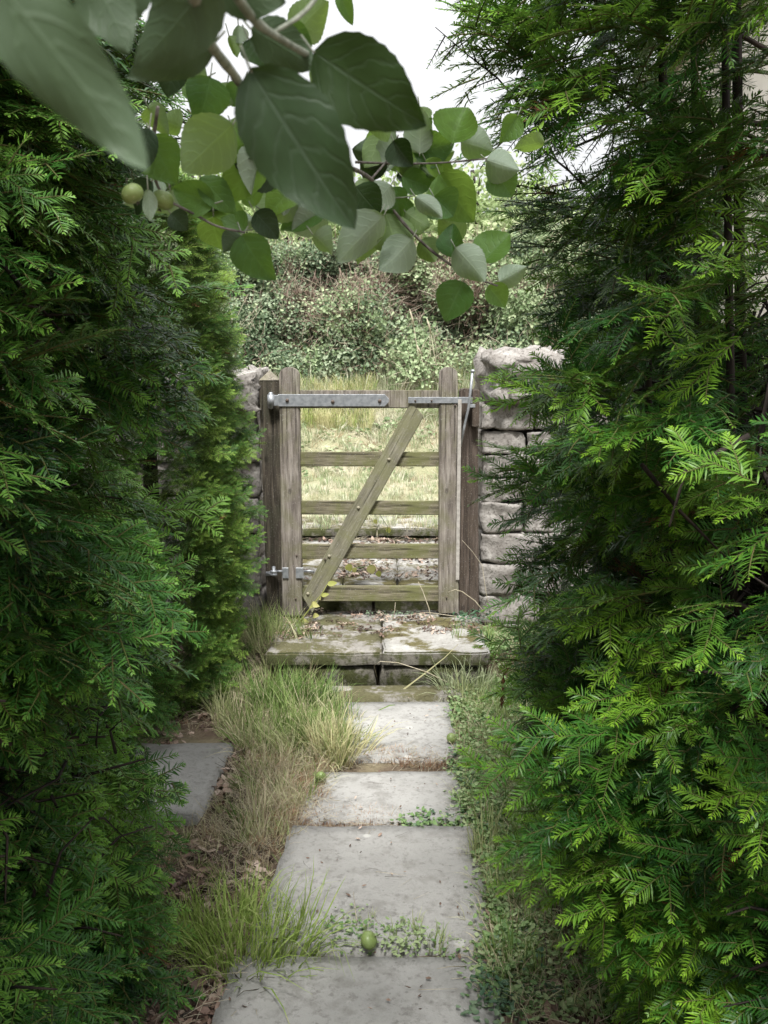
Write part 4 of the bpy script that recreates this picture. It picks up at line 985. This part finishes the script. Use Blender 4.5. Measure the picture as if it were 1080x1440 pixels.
mb.add(vs, fs); core = link('thicket_core', mb.mesh('thicket_core', M['wall_core'])); tag(core, kind='structure')  # dark uneven sheet standing inside the bramble thicket

TL = [leaf_clump(100 + i, 26, .30, .34, .085, M['tree_leaf'], 'tree_leaves', flat=.2, lobed=False) for i in range(3)]
def bg_tree(label, x, y, zb, h, w, n, seed, meshes=TL, sc=(.8, 1.3)):
    t = empty('pale_green_tree', (x, y, zb)); tag(t, label, 'tree', 'pale green trees behind the bank')
    rnd = random.Random(seed); mb = MB(); mb.tube([(x, y, zb), (x + .1, y, zb + h * .5), (x - .05, y, zb + h * .9)], [.11, .08, .03], 8); link('trunk', mb.mesh('trunk', M['yew_bark']), t)
    P = []; tips = []
    for k in range(16):
        a = rnd.uniform(0, 6.28); el = rnd.uniform(.1, 1.2); r = w * rnd.uniform(.6, 1.0); z1 = zb + h * (.42 + .5 * math.sin(el) * rnd.uniform(.7, 1))
        q = Vector((x + r * math.cos(a) * math.cos(el * .8), y + r * math.sin(a) * math.cos(el * .8), z1)); o0 = Vector((x, y, zb + h * rnd.uniform(.25, .6)))
        mb = MB(); mb.tube([o0, o0.lerp(q, .5) + Vector((0, 0, .12)), q], [.045, .025, .008], 5); link('limb', mb.mesh('limb', M['yew_bark']), t); tips.append((o0, q))
    for _ in range(n):
        o0, q = rnd.choice(tips); u = rnd.uniform(.35, 1.08); p = o0.lerp(q, u) + Vector((rnd.gauss(0, .24), rnd.gauss(0, .24), rnd.gauss(0, .22))) * w * .42; P.append(p)
    P = np.array([tuple(p) for p in P]); k = len(P)
    o = scatter('crown', P, RNG.uniform(0, 6.28, (k, 3)), ru(*sc, k), RNG.integers(0, 3, k), [src_obj(m) for m in meshes], t); return t
yt = YB + 5.5
bg_tree('pale green tree behind the bank seen just left of the tall open yew', at(668, 300, yt).x, yt, 1.6, 2.9, 1.5, 420, 5)
bg_tree('broad pale tree rising behind the bank at the centre of the gap', at(560, 300, yt + 1).x, yt + 1, 1.6, 2.6, 1.8, 420, 6)
bg_tree('pale tree behind the bank to the left, seen below the apple leaves', at(420, 300, yt).x, yt, 1.6, 3.0, 1.7, 420, 7)
bg_tree('leafy tree behind the bank half hidden by the columnar yew', at(270, 300, yt + .5).x, yt + .5, 1.6, 3.4, 1.8, 420, 8)
bg_tree('farthest right tree behind the bank, in front of the house', at(800, 300, yt + 3).x, yt + 3, 1.6, 3.2, 1.8, 380, 9)

hs_ = empty('stone_house', (5.2, 9.5, .4)); tag(hs_, 'pale rendered house glimpsed through the tall yew on the right', 'house')
hx = 3.8
box(hx, 9.5, 8.6, 14, -.1, 5.2, 'wall', M['render'], hs_, .01)
prism([(hx - .25, 5.2), (9.75, 5.2), (9.75, 5.35), (6.6, 7.7), (hx - .25, 5.35)], 8.4, 14.2, 'roof', M['roof'], hs_, .01)
for wx, wz in ((4.5, 1.2), (6.5, 1.2), (4.5, 3.5), (6.5, 3.5)):
    f = box(wx, wx + .9, 8.57, 8.60 - .002, wz, wz + 1.1, 'window', M['window_glass'], hs_, 0)
    for q in ((wx - .05, wx, wz - .05, wz + 1.15), (wx + .9, wx + .95, wz - .05, wz + 1.15), (wx, wx + .9, wz + 1.1, wz + 1.15), (wx, wx + .9, wz - .05, wz), (wx + .43, wx + .47, wz, wz + 1.1)):
        box(q[0], q[1], 8.53, 8.595, q[2], q[3], 'frame', M['white_paint'], f, .002)

# ------------------------------------------------------------------ apples on the ground, hanging dead sprig
def apple(label, loc, r, rot=(0, 0, 0), parent=None, name='apple'):
    k = 20; prof = []
    for i in range(17):
        th = math.pi * i / 16; rr = math.sin(th) * (1 + .06 * math.cos(th)); h = -math.cos(th) * .84
        h -= .16 * math.exp(-(rr / .28) ** 2) * (1 if h > 0 else -.6); prof.append((max(rr, .001) * r, h * r))
    o = lathe(prof, k, name, M['apple_skin'], parent, loc, rot)
    mb = MB(); top = Vector((0, 0, .76 * r)); mb.tube([top, top + Vector((.1 * r, 0, .35 * r)), top + Vector((.3 * r, 0, .6 * r))], [.05 * r, .04 * r, .06 * r], 6)
    s_ = link('stalk', mb.mesh('stalk', M['twig'])); s_.parent = o
    mb = MB()
    for j in range(5):
        w = 6.283 * j / 5; mb.tube([(0, 0, -.82 * r), (.14 * r * math.cos(w), .14 * r * math.sin(w), -.98 * r), (.2 * r * math.cos(w), .2 * r * math.sin(w), -1.05 * r)], [.05 * r, .05 * r, .01 * r], 4)
    c_ = link('calyx', mb.mesh('calyx', M['twig'])); c_.parent = o
    if label: tag(o, label, 'apple', 'small green apples')
    return o
for px, py, r, lb in ((519, 1322, .023, 'pale green windfall apple among creeping weeds on the nearest joint'), (451, 1092, .019, 'small green windfall apple tucked under the grass tuft by the third flagstone'),
                      (635, 1038, .020, 'pale windfall apple half hidden in grass at the right edge of the path')):
    p = onz(px, py, r + .03); apple(lb, p, r, (R(random.uniform(50, 100)), R(random.uniform(-40, 40)), random.uniform(0, 6)))
sp = empty('dead_yew_sprig', at(706, 940, 2.2)); tag(sp, 'brown dead yew sprig hanging from a spray over the right verge', 'dead sprig')
mb = MB(); mb.tube([at(716, 938, 2.2), at(708, 950, 2.2), at(706, 992, 2.2)], [.0015, .0015, .0008], 5); link('stem', mb.mesh('stem', M['dead_needle']), sp)
mb = MB(); rnd = random.Random(4)
for i in range(60):
    a = at(708, 950, 2.2).lerp(at(706, 990, 2.2), i / 60); w = rnd.uniform(0, 6.28); d = Vector((math.cos(w) * .35, math.sin(w) * .35, -.9)) * .019
    mb.tube([a, a + d], [.0011, .0005], 3)
link('needles', mb.mesh('needles', M['dead_needle']), sp)

# ------------------------------------------------------------------ apple branches hanging in from above the camera
def apple_leaf_mesh(seed, L, hw, m, fold=.25, curl=.3, twist=.0, wave=.05, nx=20, ny=8):
    rnd = random.Random(seed); mb = MB(); vs, fs, uv = [], [], []; ph = rnd.uniform(0, 6)
    for i in range(nx + 1):
        u = i / nx
        w = hw * 1.04 * (max(0, math.sin(math.pi * min(1, u ** .76))) ** .78)
        if u > .86: w = min(w, hw * (1.0 - u) * 4.2 + .0003)
        w *= (1 + (.022 if i % 2 else -.015))
        for j in range(ny + 1):
            s_ = (j / ny) * 2 - 1; y = s_ * w; z = abs(s_) ** 1.35 * w * fold - curl * L * (u ** 2) * .5
            z += wave * L * math.sin(u * 9 + ph + (1.6 if s_ > 0 else 0)) * abs(s_) ** 2 * .6
            z += .004 * L * math.sin((u - abs(s_) * .3) * 42) * min(1, abs(s_) * 2) * .35
            q = Vector((u * L, y, z)); q.rotate(Matrix.Rotation(twist * u, 3, 'X')); vs.append(q); uv.append((u, j / ny))
    for i in range(nx):
        for j in range(ny): k = i * (ny + 1) + j; fs.append((k, k + ny + 1, k + ny + 2, k + 1))
    mb.add(vs, fs, uv)
    return mb.mesh('leaf', m)
# (base px, tip px, depth, full width px, kind, yaw lean)  kinds: n normal, l lime, d dark; u = underside towards the camera
def branch_tree(label, loc):
    t = empty('apple_branch', loc); return tag(t, label, 'apple branch', 'apple branches hanging over the path')
def twig(t, pts, r0, r1, m='apple_twig'):
    mb = MB(); p = [at(x, y, d) for x, y, d in pts]; k = len(p)
    # smooth
    q = []
    for i in range(k - 1):
        a, b, c, d = p[max(0, i - 1)], p[i], p[i + 1], p[min(k - 1, i + 2)]
        for s_ in range(4):
            u = s_ / 4; q.append(.5 * ((2 * b) + (c - a) * u + (2 * a - 5 * b + 4 * c - d) * u * u + (3 * b - a - 3 * c + d) * u ** 3))
    q.append(p[-1]); n_ = len(q)
    mb.tube(q, [r0 + (r1 - r0) * i / (n_ - 1) + (.12 * r0 if i % 5 == 0 else 0) for i in range(n_)], 8); return link('twig', mb.mesh('twig', M[m]), t)
def leaf(t, k, base, tip, d, w, kind='n', under=False, dd=0.0, curl=.45, fold=.6, tilt=None):
    rnd = random.Random(k * 17 + 3); a, b = at(*base, d), at(*tip, d + dd); ax = b - a; L = ax.length * 1.06
    view = (a + b) / 2 - Vector((0, 0, HC)); nrm = -view.normalized()
    if under: nrm = -nrm
    side = ax.normalized().cross(nrm); tl = tilt if tilt is not None else rnd.uniform(-.45, .45)
    nrm = (nrm * math.cos(tl) + side * math.sin(tl) + Vector((0, 0, .25))).normalized()
    e = eulers(np.array([tuple(ax)]), np.array([tuple(nrm)]))[0]
    mt = {'n': 'apple_leaf', 'l': 'apple_leaf_lime', 'd': 'apple_leaf_dark'}[kind]
    me = apple_leaf_mesh(k, L, w / F * d / 2 * (1.18 if d > .55 else 1.05) / max(.75, math.cos(tl)), M[mt], fold * rnd.uniform(.3, 1.5), curl * rnd.uniform(.2, 1.4), rnd.uniform(-.6, .6), .07)
    o = link('leaf', me, t, a, tuple(e))
    back = a - ax.normalized() * .007 + Vector((0, 0, .004)); mb = MB(); mb.tube([a + ax * .02, a, back], [.0004, .0006, .0006], 5)
    pt = link('petiole', mb.mesh('petiole', M['apple_twig_green'])); pt.parent = o; pt.matrix_parent_inverse = parent_world(o).inverted()
    return o
near = branch_tree('closest apple branch with very large blurred leaves at the top left', at(280, 0, .4))
twig(near, [(262, -60, .36), (280, 20, .40), (296, 62, .46), (335, 112, .56)], .0032, .0022, 'apple_twig_green')
twig(near, [(300, -60, .38), (352, 22, .42), (395, 55, .47), (446, 84, .54)], .0022, .0016, 'apple_twig_green')
twig(near, [(470, -40, .50), (430, 15, .48), (386, 45, .46)], .0013, .001, 'apple_twig_green')
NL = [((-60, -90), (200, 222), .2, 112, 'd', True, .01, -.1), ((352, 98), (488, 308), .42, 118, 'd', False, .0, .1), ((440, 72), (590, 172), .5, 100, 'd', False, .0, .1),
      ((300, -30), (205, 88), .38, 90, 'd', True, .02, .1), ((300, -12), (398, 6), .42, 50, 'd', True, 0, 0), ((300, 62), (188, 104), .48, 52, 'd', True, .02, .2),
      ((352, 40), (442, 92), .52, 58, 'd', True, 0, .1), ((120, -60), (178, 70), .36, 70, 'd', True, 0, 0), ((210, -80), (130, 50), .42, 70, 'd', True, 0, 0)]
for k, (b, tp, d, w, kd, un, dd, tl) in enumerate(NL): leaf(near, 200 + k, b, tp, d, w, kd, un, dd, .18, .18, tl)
mid = branch_tree('apple branch with mid sized leaves and small green apples left of the gap', at(335, 112, .6))
twig(mid, [(330, 108, .6), (345, 130, .66), (372, 178, .74), (392, 222, .8), (425, 262, .85)], .0026, .0016)
twig(mid, [(240, 284, .8), (275, 302, .8), (305, 318, .8), (345, 327, .8)], .0012, .0009)
twig(mid, [(240, 284, .8), (222, 262, .8), (214, 220, .78), (222, 150, .75)], .0012, .0014)
twig(mid, [(392, 222, .8), (360, 150, .78), (352, 110, .74)], .0010, .0008)
ML = [((255, 180), (228, 168), .85, 30, 'l', True), ((430, 230), (405, 205), .9, 34, 'n', False), ((395, 180), (420, 160), .85, 30, 'l', False), ((300, 235), (285, 215), .85, 26, 'n', True), ((360, 290), (345, 262), .85, 26, 'l', False), ((240, 300), (262, 320), .82, 26, 'd', False), ((440, 330), (470, 352), .9, 34, 'n', True), ((230, 215), (222, 190), .8, 24, 'l', False),
      ((412, 50), (456, 4), .7, 40, 'l', True), ((402, 46), (437, 62), .7, 26, 'n', False), ((476, -12), (494, 30), .8, 18, 'n', False), ((438, 84), (550, 182), .62, 54, 'l', True),
      ((296, 108), (283, 170), .8, 48, 'n', False), ((292, 108), (250, 104), .82, 38, 'n', True), ((320, 115), (311, 150), .84, 28, 'l', True), ((342, 118), (326, 146), .84, 28, 'n', False), ((335, 35), (338, 62), .9, 18, 'n', True), ((322, 50), (335, 80), .9, 16, 'l', True),
      ((328, 174), (260, 237), .76, 62, 'l', True), ((328, 180), (346, 206), .8, 26, 'l', False), ((366, 160), (375, 203), .8, 36, 'n', True), ((372, 212), (316, 278), .8, 46, 'l', False), ((373, 212), (342, 264), .8, 50, 'n', True),
      ((212, 192), (240, 254), .78, 50, 'n', False), ((302, 286), (243, 268), .8, 38, 'n', False), ((282, 248), (327, 296), .8, 32, 'n', False), ((346, 324), (313, 304), .84, 32, 'n', False), ((358, 298), (390, 331), .84, 30, 'd', False),
      ((414, 252), (366, 306), .9, 52, 'l', True), ((455, 292), (396, 320), .92, 46, 'n', False), ((462, 302), (412, 318), .92, 44, 'n', True), ((340, 330), (374, 394), .8, 46, 'n', False), ((340, 332), (314, 352), .82, 24, 'd', True), ((208, 266), (212, 310), .78, 16, 'n', True),
      ((210, 180), (196, 240), .74, 30, 'd', False), ((250, 70), (232, 130), .8, 40, 'd', False), ((280, 140), (268, 100), .9, 30, 'n', False), ((392, 225), (430, 250), .9, 30, 'l', True), ((440, 262), (475, 245), .95, 36, 'l', True), ((350, 55), (378, 92), .7, 40, 'd', False), ((420, 262), (398, 300), .9, 30, 'n', True)]
for k, a in enumerate(ML): leaf(mid, k, *a)
def fill(t, k0, spots, n, dmin, dmax, spread):
    rnd = random.Random(k0)
    for k in range(n):
        (x0, y0, d0), (x1, y1, d1) = rnd.choice(spots); u = rnd.random(); x, y, d = x0 + (x1 - x0) * u, y0 + (y1 - y0) * u, d0 + (d1 - d0) * u
        x += rnd.gauss(0, spread); y += rnd.gauss(0, spread); a = rnd.uniform(-.6, 3.7); L = rnd.uniform(34, 62); d += rnd.uniform(dmin, dmax)
        leaf(t, k0 + k, (x, y), (x + L * math.cos(a), y + L * math.sin(a)), d, L * rnd.uniform(.5, .75), rnd.choice('nnnlld'), rnd.random() < .5, rnd.uniform(-.02, .03))
fill(mid, 400, [((350, 130, .66), (392, 222, .8)), ((392, 222, .8), (425, 262, .85)), ((240, 284, .8), (345, 327, .8)), ((222, 262, .8), (222, 150, .75))], 20, 0, .12, 10)
apple(None, at(229, 281, .8), .0095, (0, R(20), 0), mid); apple(None, at(186, 272, .72), .0085, (0, R(-30), 0), mid)
far = branch_tree('farthest apple branch with a cluster of lime and grey leaves across the gap', at(525, 250, 1.1))
twig(far, [(425, 262, .85), (480, 235, .95), (522, 252, 1.05), (545, 285, 1.1), (575, 322, 1.1), (610, 355, 1.1), (655, 385, 1.1), (700, 402, 1.1)], .0026, .0012)
twig(far, [(500, 228, 1.08), (560, 230, 1.1), (620, 229, 1.1), (685, 223, 1.1)], .0015, .0009)
twig(far, [(522, 252, 1.05), (548, 220, 1.08), (560, 190, 1.1)], .0013, .0008)
twig(far, [(545, 277, 1.1), (565, 278, 1.08), (583, 275, 1.06)], .001, .0007, 'apple_twig_green')
FL = [((636, 202), (652, 148), 1.1, 50, 'l', False), ((648, 200), (692, 210), 1.12, 36, 'n', True), ((728, 163), (705, 198), 1.15, 26, 'n', False), ((766, 200), (722, 204), 1.15, 26, 'l', True), ((684, 225), (727, 240), 1.1, 36, 'n', True), ((694, 240), (720, 274), 1.12, 36, 'n', False),
      ((618, 244), (660, 310), 1.1, 54, 'l', False), ((610, 276), (637, 302), 1.07, 42, 'n', False), ((584, 276), (622, 303), 1.05, 20, 'n', True), ((590, 216), (590, 158), 1.1, 32, 'n', True), ((580, 212), (637, 204), 1.12, 38, 'n', False), ((600, 226), (637, 214), 1.15, 24, 'l', True),
      ((566, 214), (607, 248), 1.15, 40, 'l', True), ((553, 198), (577, 232), 1.07, 30, 'd', False), ((520, 148), (547, 196), 1.0, 34, 'l', True), ((546, 232), (550, 178), 1.1, 28, 'n', True), ((550, 260), (520, 292), 1.05, 34, 'n', True), ((565, 248), (606, 264), 1.12, 28, 'n', False),
      ((555, 262), (561, 302), 1.1, 24, 'n', False), ((542, 300), (560, 358), 1.1, 50, 'l', True), ((580, 335), (538, 382), 1.08, 42, 'n', True), ((590, 338), (612, 366), 1.12, 28, 'l', True), ((637, 362), (633, 316), 1.1, 30, 'n', False), ((650, 338), (620, 306), 1.13, 32, 'l', True),
      ((640, 348), (681, 392), 1.08, 38, 'n', True), ((680, 368), (714, 328), 1.1, 44, 'n', False), ((652, 396), (626, 448), 1.1, 42, 'n', False), ((686, 402), (711, 430), 1.12, 28, 'l', False), ((702, 396), (738, 377), 1.14, 26, 'n', True), ((570, 298), (600, 322), 1.12, 32, 'l', True),
      ((540, 302), (476, 364), .98, 46, 'n', True), ((535, 300), (500, 345), 1.0, 34, 'l', False), ((500, 262), (530, 300), 1.0, 40, 'd', False), ((590, 150), (596, 176), 1.1, 18, 'l', True), ((585, 160), (600, 195), 1.14, 24, 'n', False), ((540, 190), (515, 235), 1.1, 32, 'l', True), ((612, 228), (625, 262), 1.14, 34, 'l', False), ((575, 280), (550, 318), 1.13, 28, 'n', False)]
for k, a in enumerate(FL): leaf(far, 100 + k, *a)
fill(far, 500, [((480, 235, .95), (545, 285, 1.1)), ((560, 230, 1.1), (640, 229, 1.1)), ((545, 285, 1.1), (610, 355, 1.1)), ((522, 252, 1.05), (560, 190, 1.1))], 14, 0, .12, 10)

# the apple tree itself: trunk behind the camera to the left, crown overhead and out of the picture
at_ = empty('apple_tree', (-1.25, -1.3, 0)); tag(at_, 'apple tree whose crown spreads above the near end of the path', 'apple tree')
mb = MB(); mb.tube([(-1.25, -1.3, -.1), (-1.2, -1.25, .9), (-1.1, -1.1, 1.9), (-1.0, -.8, 2.7)], [.13, .11, .09, .06], 10); link('trunk', mb.mesh('trunk', M['yew_bark']), at_)
rnd = random.Random(12); tips = []
for k in range(15):
    q = Vector((rnd.uniform(-2.8, .1), rnd.uniform(-2.2, 1.5), rnd.uniform(2.75, 3.9))); o0 = Vector((-1.1, -1.1, 1.9)).lerp(Vector((-1.0, -.8, 2.7)), rnd.random())
    mb = MB(); mb.tube([o0, o0.lerp(q, .5) + Vector((0, 0, .2)), q], [.045, .03, .010], 6); link('limb', mb.mesh('limb', M['yew_bark']), at_); tips.append((o0, q))
AL = []
for sd_ in range(3):
    mb = MB(); rr_ = random.Random(sd_)
    for _ in range(14):
        me = apple_leaf_mesh(sd_, .075, .026, M['apple_leaf'], nx=6, ny=2); m3 = Matrix.Rotation(rr_.uniform(0, 6.28), 3, 'Z') @ Matrix.Rotation(rr_.uniform(-.9, .9), 3, 'X') @ Matrix.Rotation(rr_.uniform(-.3, 1.0), 3, 'Y')
        off = Vector((rr_.gauss(0, .07), rr_.gauss(0, .07), rr_.gauss(0, .05))); mb.add([m3 @ v.co + off for v in me.vertices], [tuple(p.vertices) for p in me.polygons], [(0.3, .3)] * len(me.vertices))
    AL.append(mb.mesh('apple_leaves', M['apple_leaf']))
P = []
for _ in range(650):
    o0, q = rnd.choice(tips); p = o0.lerp(q, rnd.uniform(.45, 1.1)) + Vector((rnd.gauss(0, .22), rnd.gauss(0, .22), rnd.gauss(0, .13)))
    if p.z > HC + .75 + .5 * max(0, p.y): P.append(tuple(p))
P = np.array(P); k = len(P)
scatter('crown', P, RNG.uniform(0, 6.28, (k, 3)), ru(.8, 1.25, k), RNG.integers(0, 3, k), [src_obj(m) for m in AL], at_)
